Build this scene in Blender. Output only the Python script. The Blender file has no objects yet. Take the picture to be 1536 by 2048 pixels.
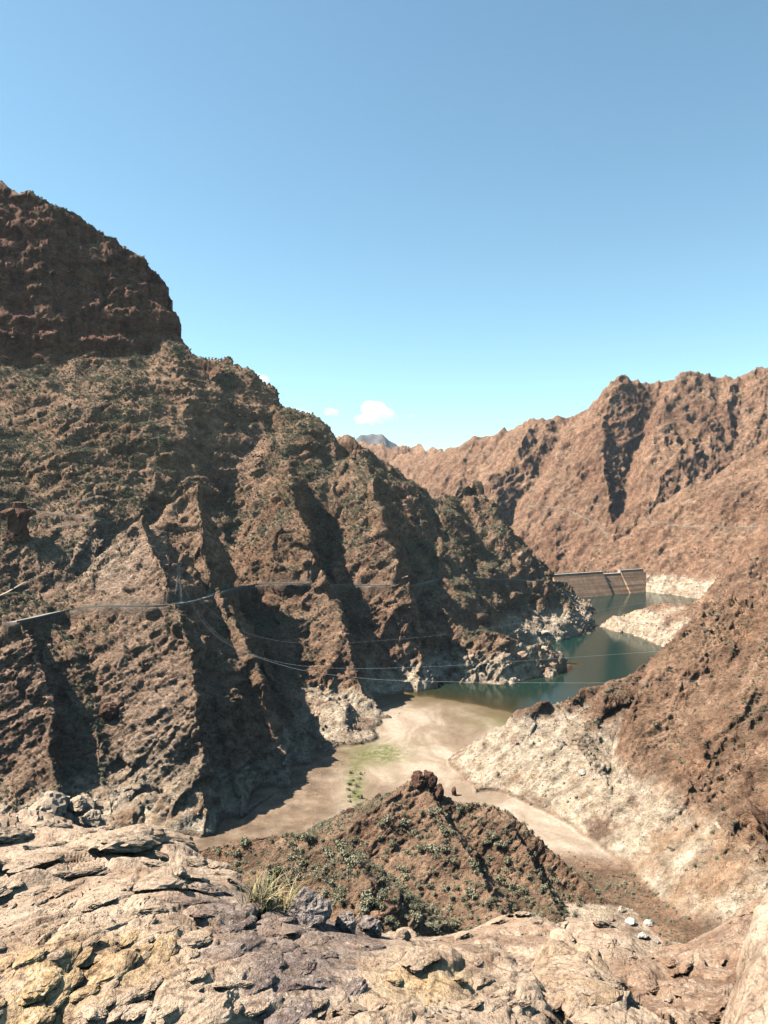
import bpy, math, random, time
import numpy as np
from mathutils import Vector, Matrix
T0 = time.time()
R = math.radians
rng = np.random.default_rng(7)
random.seed(7)

# ------------------------------------------------------------------ camera, sky, sun, exposure
F, CX, HV, CAMZ = 1479.0, 768.0, 1010.0, 157.0      # focal length, principal column, horizon row, eye height above the lake (m)
sc = bpy.context.scene
COL = sc.collection
cam_d = bpy.data.cameras.new('camera')
cam_d.sensor_fit = 'VERTICAL'; cam_d.sensor_height = 36.0; cam_d.lens = F / 2048 * 36
cam_d.shift_y = -(1024 - HV) / 2048
cam_d.clip_start = 0.1; cam_d.clip_end = 60000
cam = bpy.data.objects.new('camera', cam_d); COL.objects.link(cam)
cam.location = (0, 0, CAMZ); cam.rotation_euler = (R(90), 0, 0)
sc.camera = cam

SUN_EL, SUN_AZ = 52.0, -90.0           # azimuth from the view direction (+Y), negative = to the left
sd = Vector((math.sin(R(SUN_AZ)) * math.cos(R(SUN_EL)), math.cos(R(SUN_AZ)) * math.cos(R(SUN_EL)), math.sin(R(SUN_EL))))
w = bpy.data.worlds.new('World'); sc.world = w; w.use_nodes = True
nt = w.node_tree; nt.nodes.clear()
wo = nt.nodes.new('ShaderNodeOutputWorld'); bg = nt.nodes.new('ShaderNodeBackground')
sky = nt.nodes.new('ShaderNodeTexSky'); sky.sky_type = 'NISHITA'; sky.sun_disc = False
sky.sun_elevation = R(SUN_EL); sky.sun_rotation = R(SUN_AZ)
sky.altitude = 400; sky.air_density = 1.0; sky.dust_density = 0.25; sky.ozone_density = 1.0
tint = nt.nodes.new('ShaderNodeMix'); tint.data_type = 'RGBA'; tint.blend_type = 'MULTIPLY'; tint.inputs[0].default_value = 1
tint.inputs[7].default_value = (0.90, 1.08, 0.96, 1)
nt.links.new(sky.outputs[0], tint.inputs[6]); nt.links.new(tint.outputs[2], bg.inputs[0]); nt.links.new(bg.outputs[0], wo.inputs[0])
bg.inputs[1].default_value = 0.077
sun_d = bpy.data.lights.new('sun', 'SUN'); sun_d.energy = 5.0; sun_d.angle = R(0.53); sun_d.color = (1.0, 0.94, 0.85)
sun = bpy.data.objects.new('sun', sun_d); COL.objects.link(sun)
sun.rotation_euler = sd.to_track_quat('Z', 'Y').to_euler(); sun.location = (-300, 100, 900)
vs = sc.view_settings; vs.view_transform = 'Standard'; vs.look = 'None'; vs.exposure = 1.47; vs.gamma = 1.0; vs.use_curve_mapping = False
sc.cycles.use_denoising = True
sc.cycles.max_bounces = 8; sc.cycles.diffuse_bounces = 0; sc.cycles.glossy_bounces = 2
sc.cycles.transparent_max_bounces = 8; sc.cycles.volume_bounces = 3

# ------------------------------------------------------------------ helpers
def P(u, v, Y):
    return ((u - CX) / F * Y, Y, CAMZ - (v - HV) / F * Y)

def tag(o, label=None, cat=None, group=None, kind=None):
    if label: o['label'] = label
    if cat: o['category'] = cat
    if group: o['group'] = group
    if kind: o['kind'] = kind
    return o

def link(name, me, mat=None, parent=None):
    o = bpy.data.objects.new(name, me); COL.objects.link(o)
    if mat is not None and me is not None and not me.materials: me.materials.append(mat)
    if parent is not None: o.parent = parent
    return o

def empty(name, loc=(0, 0, 0), rz=0):
    o = bpy.data.objects.new(name, None); COL.objects.link(o)
    o.location = loc; o.rotation_euler = (0, 0, rz); o.empty_display_size = 0.5
    return o

def np_mesh(name, verts, faces, smooth=True, attrs=None):
    """verts (n,3), faces (m,k) arrays -> mesh, fast"""
    me = bpy.data.meshes.new(name)
    verts = np.ascontiguousarray(verts, np.float32); faces = np.ascontiguousarray(faces, np.int32)
    m, k = faces.shape
    me.vertices.add(len(verts)); me.vertices.foreach_set('co', verts.ravel())
    me.loops.add(m * k); me.loops.foreach_set('vertex_index', faces.ravel())
    me.polygons.add(m)
    me.polygons.foreach_set('loop_start', np.arange(0, m * k, k, dtype=np.int32))
    me.polygons.foreach_set('use_smooth', np.full(m, smooth, dtype=bool))
    me.update(calc_edges=True)
    for n, a in (attrs or {}).items():
        at = me.attributes.new(n, 'FLOAT', 'POINT'); at.data.foreach_set('value', np.ascontiguousarray(a, np.float32))
    return me

class MB:
    """collects faces for one mesh"""
    def __init__(self): self.v = []; self.f = []
    def box(self, c, s, M=None):
        b = len(self.v)
        for dx, dy, dz in ((-1,-1,-1),(1,-1,-1),(1,1,-1),(-1,1,-1),(-1,-1,1),(1,-1,1),(1,1,1),(-1,1,1)):
            p = Vector((dx*s[0]/2, dy*s[1]/2, dz*s[2]/2))
            if M is not None: p = M @ p
            self.v.append((p[0]+c[0], p[1]+c[1], p[2]+c[2]))
        for q in ((0,3,2,1),(4,5,6,7),(0,1,5,4),(1,2,6,5),(2,3,7,6),(3,0,4,7)): self.f.append([b+i for i in q])
        return self
    def bar(self, a, b, wd, ht=None):
        a = Vector(a); b = Vector(b); d = b - a
        M = d.to_track_quat('X', 'Z').to_matrix()
        return self.box((a + b) / 2, (d.length, wd, ht or wd), M)
    def prism(self, pts, off):
        """polygon pts extruded by vector off"""
        b = len(self.v); n = len(pts)
        self.v += [tuple(p) for p in pts] + [tuple(np.add(p, off)) for p in pts]
        self.f.append([b+i for i in range(n)][::-1]); self.f.append([b+n+i for i in range(n)])
        for i in range(n): self.f.append([b+i, b+(i+1)%n, b+n+(i+1)%n, b+n+i])
        return self
    def build(self, name, mat, parent=None, smooth=False):
        me = bpy.data.meshes.new(name); me.from_pydata([tuple(p) for p in self.v], [], self.f)
        import bmesh
        bm = bmesh.new(); bm.from_mesh(me); bmesh.ops.recalc_face_normals(bm, faces=bm.faces); bm.to_mesh(me); bm.free()
        if smooth: me.polygons.foreach_set('use_smooth', [True] * len(me.polygons))
        me.update(); return link(name, me, mat, parent)

# ------------------------------------------------------------------ noise (numpy)
_prm = np.random.default_rng(11)
PERM = _prm.permutation(4096).astype(np.int32)
_g = _prm.normal(size=(4096, 3)); G3 = (_g / np.linalg.norm(_g, axis=1)[:, None]).astype(np.float32)
RND = _prm.random((4096, 4)).astype(np.float32)
from concurrent.futures import ThreadPoolExecutor
_pool = ThreadPoolExecutor(4)
def chunked(fn, narr):
    # run an element-wise function over flat pieces of its arrays, several at a time
    def run(*a):
        arrs = [np.asarray(q) for q in a[:narr]]; shp = np.broadcast_shapes(*[q.shape for q in arrs]); rest = a[narr:]
        n = int(np.prod(shp)) if shp else 1
        if n <= 70000: return fn(*arrs, *rest)
        flat = [np.broadcast_to(q, shp).ravel() for q in arrs]
        out = list(_pool.map(lambda k: fn(*[q[k:k+40000] for q in flat], *rest), range(0, n, 40000)))
        if isinstance(out[0], tuple): return tuple(np.concatenate([o[i] for o in out]).reshape(shp) for i in range(len(out[0])))
        return np.concatenate(out).reshape(shp)
    return run
def hsh(i, j, k): return PERM[(PERM[(PERM[i & 4095] + j) & 4095] + k) & 4095]
def perlin(x, y, z):
    xi = np.floor(x).astype(np.int32); yi = np.floor(y).astype(np.int32); zi = np.floor(z).astype(np.int32)
    fx = (x - xi).astype(np.float32); fy = (y - yi).astype(np.float32); fz = (z - zi).astype(np.float32)
    sx = fx*fx*fx*(fx*(fx*6-15)+10); sy = fy*fy*fy*(fy*(fy*6-15)+10); sz = fz*fz*fz*(fz*(fz*6-15)+10)
    out = 0
    for a in (0, 1):
        wx = sx if a else 1 - sx
        for b in (0, 1):
            wxy = wx * (sy if b else 1 - sy)
            for c in (0, 1):
                g = G3[hsh(xi + a, yi + b, zi + c)]
                out = out + wxy * (sz if c else 1 - sz) * (g[..., 0]*(fx-a) + g[..., 1]*(fy-b) + g[..., 2]*(fz-c))
    return out * 1.6
perlin_piece = perlin
perlin = chunked(perlin_piece, 3)
def fbm2(x, y, wl, octv, seed=0.0, gain=0.5):
    s = 0; a = 1.0
    for o in range(octv):
        s = s + a * perlin(x / wl + seed, y / wl + seed * 1.7, np.zeros_like(x) + seed + o * 3.3); wl = wl / 2; a *= gain
    return s
def facet(x, y, z, wl, seed=0):
    """broken-rock steps: every Worley cell a tilted plane of its own; returns (height, edge distance)"""
    x = (x / wl).astype(np.float32); y = (y / wl).astype(np.float32); z = (z / wl).astype(np.float32)
    xi = np.floor(x).astype(np.int32); yi = np.floor(y).astype(np.int32); zi = np.floor(z).astype(np.int32)
    d1 = np.full(x.shape, 9.0, np.float32); d2 = d1.copy(); h = np.zeros(x.shape, np.float32)
    for a in (-1, 0, 1):
        for b in (-1, 0, 1):
            for c in (-1, 0, 1):
                k = hsh(xi + a + seed, yi + b, zi + c); r = RND[k]
                dx = (x - xi - a - r[..., 0]).astype(np.float32); dy = (y - yi - b - r[..., 1]).astype(np.float32); dz = (z - zi - c - r[..., 2]).astype(np.float32)
                d = dx*dx + dy*dy + dz*dz
                g = G3[k]; hh = (r[..., 3] - 0.5) + 0.9 * (g[..., 0]*dx + g[..., 1]*dy + g[..., 2]*dz)
                m = d < d1
                d2 = np.where(m, d1, np.minimum(d2, d)); h = np.where(m, hh, h); d1 = np.where(m, d, d1)
    e = np.sqrt(d2) - np.sqrt(d1)
    return h * sstep(0, .16, e), e
facet = chunked(facet, 3)
def sstep(a, b, x):
    t = np.clip((x - a) / (b - a), 0, 1); return t * t * (3 - 2 * t)

# ------------------------------------------------------------------ the lie of the land: ridge lines (column, row, distance) read off the photograph
# each ridge: name, region, nodes, slope on the image-left side, slope on the image-right side (per metre)
LEFT, RIGHT, SPIT, FAR, HILL, BACK = 1, 2, 3, 4, 5, 6
RIDGES = [
 # the flank of the left mountain, from beneath the cliff down the skyline to the dam
 (LEFT, [(-1500,640,760),(-500,640,830),(0,650,900),(200,660,905),(340,665,900),(372,668,900),(430,712,905),(480,745,905),(560,812,900),(600,826,892),(650,850,890),(690,885,900),(770,930,930),(860,985,962),(920,992,1000)], [.5,.52,.56,.58,.6,.62,.66,.70,.75,.79,.84,.9,.96,1.0,1.0], .8, (430, 1.0)),
 # the cliff
 (LEFT, [(-1200,340,1100),(-300,345,930),(0,376,866),(30,385,864),(130,430,864),(250,490,872),(320,535,882),(350,575,890),(366,640,898),(374,668,903)], 3.4, 3.4, None),
 (LEFT, [(374,668,912),(430,712,915),(480,735,915),(505,752,915),(510,765,912),(560,800,908),(566,815,905),(604,828,900)], 2.5, 2.2, None),
 # spurs
 (LEFT, [(-400,1130,430),(-80,1180,415),(0,1215,405),(60,1275,394),(94,1350,383),(104,1400,373),(96,1480,358),(114,1560,342),(112,1700,312)], .95, 2.4, None),
 (LEFT, [(285,1035,500),(318,1120,465),(345,1205,432),(372,1290,405),(402,1400,378),(418,1465,367),(390,1530,356),(412,1610,347),(396,1685,340)], .92, [.95,.95,1.0,1.2,2.0,2.2,2.4,2.4,2.4], None),
 (LEFT, [(445,1195,505),(468,1260,472),(500,1340,447),(528,1440,427),(562,1540,412)], .9, 2.2, None),
 (LEFT, [(398,972,600),(415,1060,565),(440,1175,530),(510,1290,495),(565,1400,466),(622,1545,440)], .85, 2.4, None),
 (LEFT, [(540,880,800),(588,935,750),(600,1010,690),(640,1100,640),(660,1165,610),(700,1260,575),(735,1380,550),(790,1445,538)], .8, 2.4, None),
 (LEFT, [(650,850,890),(715,905,830),(745,965,770),(770,1060,715),(812,1150,672),(838,1178,656),(848,1290,640),(828,1392,615)], .8, 2.4, None),
 (LEFT, [(860,985,960),(880,1100,850),(872,1186,705),(935,1260,685),(1000,1275,680),(1060,1290,690),(1110,1305,720),(1172,1330,738)], 1.1, .75, None),
 (LEFT, [(920,985,1000),(960,966,1010),(1005,1030,1030),(1040,1090,1050),(1120,1155,1075),(1160,1180,1085),(1200,1206,1110)], 1.0, 3.0, None),
 # floor of the shrubby gully and the rubble fan between the spurs
 (LEFT, [(40,1180,460),(100,1262,432),(165,1400,395),(195,1540,362),(208,1660,334)], .3, .3, (12, .9)),
 (LEFT, [(610,1340,560),(670,1400,525),(690,1450,492),(640,1500,468)], .3, .3, (14, .6)),
 # the near slope on the right
 (RIGHT, [(2600,900,230),(2150,920,270),(1800,960,330),(1536,1100,385),(1440,1188,412),(1380,1255,442),(1330,1312,470),(1200,1374,472),(1100,1418,455),(1040,1440,440)], .82, .9, None),
 (RIGHT, [(1230,1362,474),(1190,1440,425),(1165,1500,392),(1165,1570,360),(1215,1660,320),(1290,1740,284)], .62, .5, None),
 # the tongue of land beyond it and the slopes right of the dam
 (SPIT, [(1900,850,950),(1600,1000,900),(1480,1140,880),(1390,1195,885),(1290,1216,930),(1240,1236,945),(1196,1250,962)], .45, .6, None),
 (SPIT, [(2100,560,1330),(1800,700,1380),(1536,882,1420),(1440,935,1450),(1350,992,1480),(1230,1082,1500),(1140,1150,1500)], .74, .8, None),
 # the big mountain on the right and its spurs
 (FAR, [(780,925,2900),(830,905,2750),(860,897,2600),(900,890,2500),(960,870,2400),(1010,865,2350),(1050,845,2300),(1078,832,2260),(1165,840,2250),(1185,815,2200),(1215,790,2150),(1240,752,2110),(1290,752,2100),(1350,750,2100),(1440,757,2100),(1480,745,2080),(1536,733,2050),(1800,640,2000),(2400,560,1900)], .86, .8, None),
 (FAR, [(1245,755,2100),(1212,870,1960),(1226,960,1860),(1236,1040,1740),(1180,1130,1620)], .8, 1.5, None),
 (FAR, [(1080,834,2250),(1040,900,2100),(985,960,2000),(1000,1050,1830),(1060,1130,1650)], .8, 1.1, None),
 (FAR, [(1480,745,2070),(1400,850,1900),(1340,940,1760),(1290,1010,1640)], .8, 1.1, None),
 (FAR, [(960,870,2400),(930,920,2300),(900,975,2200),(930,1050,2000)], .8, 1.2, None),
 # cliffs at the head of the far valley
 (BACK, [(500,800,3500),(640,868,3400),(700,882,3300),(740,890,3200),(800,893,3050),(835,890,3050),(868,899,2900),(900,910,2800)], 1.6, 1.4, None),
 (BACK, [(690,890,3100),(760,935,2900),(840,985,2600)], .6, .9, None),
 # the hill in the middle
 (HILL, [(640,1700,280),(700,1655,286),(780,1592,293),(835,1552,300),(862,1550,300),(882,1584,298),(930,1602,296),(990,1606,294),(1060,1652,289),(1130,1712,281),(1203,1795,270)], .8, .58, None),
 (HILL, [(250,1735,255),(330,1706,252),(400,1692,250),(480,1674,246),(560,1660,242),(640,1664,237),(690,1692,228),(735,1760,212)], .7, .8, None),
 (HILL, [(855,1556,300),(905,1650,279),(960,1740,262),(1012,1860,238)], .55, .9, None),
 (HILL, [(990,1606,293),(1050,1690,280),(1105,1790,262)], .55, 1.1, None),
]
# gullies: nodes, wall slope image-left side, image-right side
CARVES = [
 ([(60,1200,450),(100,1265,432),(160,1400,395),(190,1540,362),(205,1650,336)], 1.25, 1.2),
 ([(428,1262,445),(425,1310,428),(432,1440,398),(447,1590,368),(455,1665,356)], 2.8, 1.3),
 ([(440,1035,612),(490,1145,575),(540,1250,538),(580,1350,503),(615,1460,470),(640,1545,450)], 3.0, 1.2),
 ([(615,985,745),(660,1080,690),(710,1165,650),(765,1240,625),(790,1340,600),(815,1435,565)], 3.0, 1.5),
 ([(760,975,850),(800,1060,780),(842,1150,720),(885,1225,695),(892,1310,675),(885,1395,640)], 3.0, 1.5),
 ([(395,785,862),(470,858,835),(545,902,795)], 4.0, .9),
 ([(655,870,900),(690,930,880),(700,990,850)], 2.5, 1.2),
 ([(1310,820,2080),(1262,920,1940),(1245,1000,1820),(1250,1080,1700)], 1.6, 1.3),
 ([(1420,1900,236),(1370,1880,243),(1300,1850,258),(1205,1760,304),(1100,1690,345),(980,1620,385)], .8, .7),
]
BED = np.array([(20,150),(100,80),(150,26),(240,15),(300,8),(341,4.2),(407,2.6),(500,1.2),(566,0.0),(600,-1.6),(680,-6),(900,-10),(1290,-14),(1360,-20),(1600,-10),(2000,30),(2600,60),(3500,80),(5000,90)], float)

def poly(nodes): return np.array([P(*n) for n in nodes], np.float64)
def near_poly(x, y, pts):
    """nearest point on a polyline: distance, height there, signed side (<0 = image left when walked away from the camera)"""
    best = np.full(x.shape, 1e9, np.float32); dd = best.copy(); zz = np.zeros(x.shape, np.float32); ss = np.zeros(x.shape, np.float32); tt = zz.copy()
    acc = 0.0
    for i in range(len(pts) - 1):
        ax, ay, az = pts[i]; bx, by, bz = pts[i + 1]
        ex, ey = bx - ax, by - ay; L2 = ex*ex + ey*ey; L = math.sqrt(L2)
        px = x - ax; py = y - ay
        t = np.clip((px*ex + py*ey) / L2, 0, 1)
        qx = px - t*ex; qy = py - t*ey
        d = np.sqrt(qx*qx + qy*qy); perp = (ex*py - ey*px) / L
        key = d - 0.01 * np.abs(perp)
        m = key < best
        best = np.where(m, key, best); dd = np.where(m, d, dd); zz = np.where(m, az + t*(bz - az), zz); ss = np.where(m, perp, ss)
        tt = np.where(m, acc + t * L, tt); acc += L
    return dd, zz, ss, tt
RP = [(reg, poly(n), sl, sr, prof) for reg, n, sl, sr, prof in RIDGES]
CP = [(poly(n), a, b) for n, a, b in CARVES]

def ridge_height(x, y, pts, dmin, side, sl, sr, prof):
    num = np.zeros(x.shape, np.float32); den = num + 1e-6; wid = .13 * dmin + 1
    for i in range(len(pts) - 1):
        ax, ay, az = pts[i]; bx, by, bz = pts[i + 1]; ex, ey = bx - ax, by - ay
        px = x - ax; py = y - ay; t = np.clip((px*ex + py*ey) / (ex*ex + ey*ey), 0, 1)
        d = np.sqrt((px - t*ex) ** 2 + (py - t*ey) ** 2)
        a = sl[i] + t * (sl[i+1] - sl[i]) if isinstance(sl, list) else sl
        b_ = sr[i] + t * (sr[i+1] - sr[i]) if isinstance(sr, list) else sr
        s_ = np.where(side, a, b_); drop = s_ * d
        if prof: drop = np.where(d > prof[0], s_ * prof[0] + np.maximum(prof[1], s_) * (d - prof[0]), drop)
        k = np.exp(np.maximum(-(d - dmin) / wid, -18)); num += k * (az + t * (bz - az) - drop); den += k
    return num / den
def land(x, y):
    """height and region of the land before the fine rock detail"""
    x = x.astype(np.float32); y = y.astype(np.float32)
    k = np.clip(y / 600, .35, 2.2)
    wx = k * (4.5 * perlin(x/70, y/70, x*0+.3) + 2.2 * perlin(x/27, y/27, x*0+5.3) + 8 * perlin(x/190, y/190, x*0+9.1))
    wy = k * (4.5 * perlin(x/70, y/70, x*0+20.3) + 2.2 * perlin(x/27, y/27, x*0+25.3) + 8 * perlin(x/190, y/190, x*0+29.1))
    X = x + wx; Y = y + wy
    ye = y + sstep(470, 540, y) * sstep(760, 660, y) * (.75 * np.clip(x - 42, -60, 90) - 36 + 16 * perlin(x/38, y/60, x*0+91.) + 6 * perlin(x/13, y/20, x*0+95.))
    bed = np.interp(ye, BED[:, 0], BED[:, 1]).astype(np.float32)
    h = bed.copy(); reg = np.zeros(x.shape, np.int8)
    for rg, pts, sl, sr, prof in RP:
        d, z, s, t = near_poly(X, Y, pts)
        # image-left side: for a ridge walked from its far end towards the camera the left is negative
        walk = -1.0 if (pts[-1][1] - pts[0][1]) < 0 else 1.0
        if abs(pts[-1][0] - pts[0][0]) > abs(pts[-1][1] - pts[0][1]):     # a ridge across the view: 'left' = the camera's side
            side = s * (1 if pts[-1][0] > pts[0][0] else -1) < 0
        else:
            side = (s * walk) > 0 if walk > 0 else s < 0
        z = ridge_height(X, Y, pts, d, side, sl, sr, prof)
        ys = np.clip(y / 600, .4, 2.0); nb = d < 45 * ys
        if nb.any() and rg in (LEFT, HILL, RIGHT):
            tn, dn, yn_ = t[nb], d[nb], ys[nb]; cr = {LEFT: 1.0 if len(pts) < 9 else .1, HILL: .3, RIGHT: .5}[rg]
            z[nb] += np.exp(-dn / (16 * yn_)) * yn_ * cr * (4.0 * perlin(tn/26, dn/60, tn*0+rg) + 3.0 * perlin(tn/10, dn/25, tn*0+rg+5.5))
        if rg == RIGHT: z = np.where(z < 32, 32 - (32 - z) * (1 - .32 * sstep(530, 440, y)), z)      # gentler bleached bank below the old water line
        m = z > h
        h = np.where(m, z, h); reg = np.where(m, rg, reg).astype(np.int8)
    for pts, a, b in CP:
        d, z, s, t = near_poly(x + wx * .5, y + wy * .5, pts)
        walk = -1.0 if (pts[-1][1] - pts[0][1]) < 0 else 1.0
        side = s < 0 if walk < 0 else s > 0
        zc = z - 2 + np.where(side, a, b) * np.maximum(d - 2, 0) + (d / 110) ** 2 * 10
        zc = np.maximum(zc, bed)
        h = np.where(zc < h, zc, h)
    rise = np.clip((h - bed) / 14, 0, 1)
    # gullies and ribs running down the slopes
    n = 1 - np.abs(perlin(X/95, Y/95, x*0+41.0)) * 2
    n2 = 1 - np.abs(perlin(X/42, Y/42, x*0+47.0)) * 2
    n3 = 1 - np.abs(perlin(X/19, Y/19, x*0+53.0)) * 2
    big = np.where(reg == FAR, 1.7, np.where(reg == LEFT, 1.55, np.where(reg == BACK, 1.8, np.where(reg == SPIT, 1.1, np.where(reg == HILL, .45, .55))))) * np.clip(y / 620, .35, 1.4)
    h = h + rise * big * (6 * n + 3 * n2 + 1.2 * n3 - 5)
    ca = -.55 * X + .83 * Y; fa = .83 * X + .55 * Y
    h = h + rise * np.where(reg == RIGHT, 1.0, 0) * (4.5 * (1 - 2 * np.abs(perlin(ca/34, fa/120, x*0+71.0))) + 2.6 * (1 - 2 * np.abs(perlin(ca/14, fa/46, x*0+75.0))) - 3)
    cb = .85 * X - .5 * Y; fb = .5 * X + .85 * Y; kf = np.where((reg == FAR) | (reg == BACK), 1.0, np.where(reg == SPIT, .5, 0.0))
    h = h + rise * kf * (15 * (1 - 2 * np.abs(perlin(cb/130, fb/420, x*0+81.0))) + 8 * (1 - 2 * np.abs(perlin(cb/52, fb/170, x*0+85.0))) - 10)
    n4 = perlin(X/300, Y/300, x*0+61.0)
    h = h + rise * np.where(reg == FAR, 22, 0) * n4
    h = np.maximum(h, bed - 0.5 + 0 * x)
    return h, reg, bed

land = chunked(land, 2)
# ------------------------------------------------------------------ adaptive polar sheet
def columns(u0, u1, n, wide, nw):
    mid = np.linspace(u0, u1, n)
    a = u0 - np.geomspace(4, wide, nw)[::-1]; b = u1 + np.geomspace(4, wide, nw)
    return np.concatenate([a, mid, b])
def adaptive_rows(func, us, y0, y1, nrow, cw=1.0, camz=CAMZ, floor=0.25, nu=330, blur=7):
    """distances for every column so that the visible slopes get most of the rows"""
    uc = np.interp(np.linspace(0, 1, nu), np.linspace(0, 1, len(us)), us)
    yc = np.geomspace(y0, y1, 620)
    U, Yg = np.meshgrid(uc, yc)
    z = func((U - CX) / F * Yg, Yg)
    v = HV + (camz - z) / Yg * F
    run = np.minimum.accumulate(v, axis=0)
    dv = np.abs(np.diff(v, axis=0)); vis = (v[1:] <= run[:-1] + 12)
    m = np.where(vis, np.minimum(dv, 25), np.minimum(dv, 25) * .12) + floor
    k = np.ones(2*blur+1) / (2*blur+1)
    m = np.apply_along_axis(lambda c: np.convolve(np.pad(c, blur, mode='edge'), k, 'valid'), 1, m)
    m = np.apply_along_axis(lambda c: np.convolve(np.pad(c, 3, mode='edge'), np.ones(7)/7, 'valid'), 0, m)
    cum = np.vstack([np.zeros(m.shape[1]), np.cumsum(m, axis=0)]); cum /= cum[-1]
    q = np.linspace(0, 1, nrow)
    rows = np.stack([np.interp(q, cum[:, j], np.log(yc)) for j in range(cum.shape[1])], 1)
    ci = np.interp(us, uc, np.arange(len(uc))); j0 = np.clip(ci.astype(int), 0, len(uc) - 2); f = ci - j0
    return np.exp(rows[:, j0] * (1 - f) + rows[:, j0 + 1] * f)
def grid_normals(X, Y, Z):
    dxr, dyr, dzr = np.gradient(X, axis=0), np.gradient(Y, axis=0), np.gradient(Z, axis=0)
    dxc, dyc, dzc = np.gradient(X, axis=1), np.gradient(Y, axis=1), np.gradient(Z, axis=1)
    nx = dyc*dzr - dzc*dyr; ny = dzc*dxr - dxc*dzr; nz = dxc*dyr - dyc*dxr
    l = np.sqrt(nx*nx + ny*ny + nz*nz) + 1e-9; s = np.where(nz < 0, -1, 1)
    return nx/l*s, ny/l*s, nz/l*s
def box_blur(a, k):
    for ax in (0, 1):
        p = np.pad(a, [(k, k) if i == ax else (0, 0) for i in (0, 1)], mode='edge')
        c = np.cumsum(p, axis=ax); c = np.concatenate([np.zeros_like(np.take(c, [0], axis=ax)), c], axis=ax)
        n = a.shape[ax]; a = (np.take(c, range(2*k+1, 2*k+1+n), axis=ax) - np.take(c, range(0, n), axis=ax)) / (2*k+1)
    return a
def grid_faces(nr, nc):
    i = np.arange(nr * nc).reshape(nr, nc)
    return np.stack([i[:-1, :-1], i[:-1, 1:], i[1:, 1:], i[1:, :-1]], -1)

US = columns(-50, 1586, 880, 2200, 36)
YR = adaptive_rows(lambda x, y: land(x, y)[0], US, 85, 4300, 840, nu=250)
print('rows', round(time.time() - T0, 1))
UG = np.broadcast_to(US, YR.shape)
XG = (UG - CX) / F * YR
ZG, REG, BEDG = land(XG, YR)
ZG = ZG.astype(np.float64)
print('land', round(time.time() - T0, 1))

# surface lookup: what the line of sight through (column, row) meets
def hit(u, v, zg=None):
    zg = ZG if zg is None else zg
    j = int(np.argmin(np.abs(US - u)))
    vv = HV + (CAMZ - zg[:, j]) / YR[:, j] * F
    i = int(np.argmax(vv <= v))
    if i == 0: return Vector((float(XG[5, j]), float(YR[5, j]), float(zg[5, j])))
    f = (vv[i-1] - v) / max(vv[i-1] - vv[i], 1e-6)
    y = YR[i-1, j] + (YR[i, j] - YR[i-1, j]) * f
    return Vector(P(u, v, y))

# ------------------------------------------------------------------ the road bench cut into the left mountain
ROAD_UV = [(22,1246),(70,1236),(120,1223),(200,1212),(280,1213),(345,1213),(400,1199),(450,1182),(490,1171),(530,1167),(600,1168),(700,1171),(780,1172),(838,1171),(872,1158),(920,1156),(1000,1159),(1060,1161),(1118,1165),(1150,1166)]
TRACKS_UV = [[(75,1022),(120,1030),(215,1037),(160,1045),(105,1057)], [(160,1001),(196,991)], [(0,1084),(34,1076)], [(-30,1204),(10,1187),(45,1167),(76,1150)],
             [(1280,1037),(1340,1052),(1420,1055),(1500,1053),(1560,1050)], [(1050,1010),(1130,1017),(1180,1040),(1215,1068)]]
def smooth_line(pts, n, it=3):
    pts = np.array(pts, float)
    s = np.concatenate([[0], np.cumsum(np.linalg.norm(np.diff(pts[:, :2], axis=0), axis=1))])
    q = np.linspace(0, s[-1], n)
    out = np.stack([np.interp(q, s, pts[:, i]) for i in range(pts.shape[1])], 1)
    for _ in range(it): out[1:-1] = (out[:-2] + 2 * out[1:-1] + out[2:]) / 4
    return out
def road_line(uv, n, it):
    uvd = smooth_line([(u, v, 0) for u, v in uv], 90, 2)
    Yh = np.array([hit(u, v).y for u, v, _ in uvd])
    for _ in range(it): Yh[1:-1] = (Yh[:-2] + 2 * Yh[1:-1] + Yh[2:]) / 4
    return smooth_line([P(u, v, y) for (u, v, _), y in zip(uvd, Yh)], n, 4)
ROAD = road_line(ROAD_UV, 260, 5)
TRK = [road_line(t, 60, 6) for t in TRACKS_UV]
ROCKY = np.ones(ZG.shape)
def bench(line, half, soft):
    global ZG, ROCKY
    lo = line.min(0) - 40; hi = line.max(0) + 40
    m = (XG > lo[0]) & (XG < hi[0]) & (YR > lo[1]) & (YR < hi[1])
    d, z, s, t = near_poly(XG[m], YR[m], line)
    a = 1 - sstep(half, half + soft, d)
    ZG[m] = ZG[m] * (1 - a) + z * a; ROCKY[m] = np.minimum(ROCKY[m], 1 - a)
bench(ROAD, 3.5, 2.2)
for t in TRK: bench(t, 1.0, 1.5)

# ------------------------------------------------------------------ fine rock relief, along the surface normal
nx, ny, nz = grid_normals(XG, YR, box_blur(ZG, 2))
PX = YR / F * 1.9                                  # about one output pixel, in metres
rise = np.clip((ZG - BEDG) / 8, 0, 1)
amp = ROCKY * (0.03 + 0.97 * rise)
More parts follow.
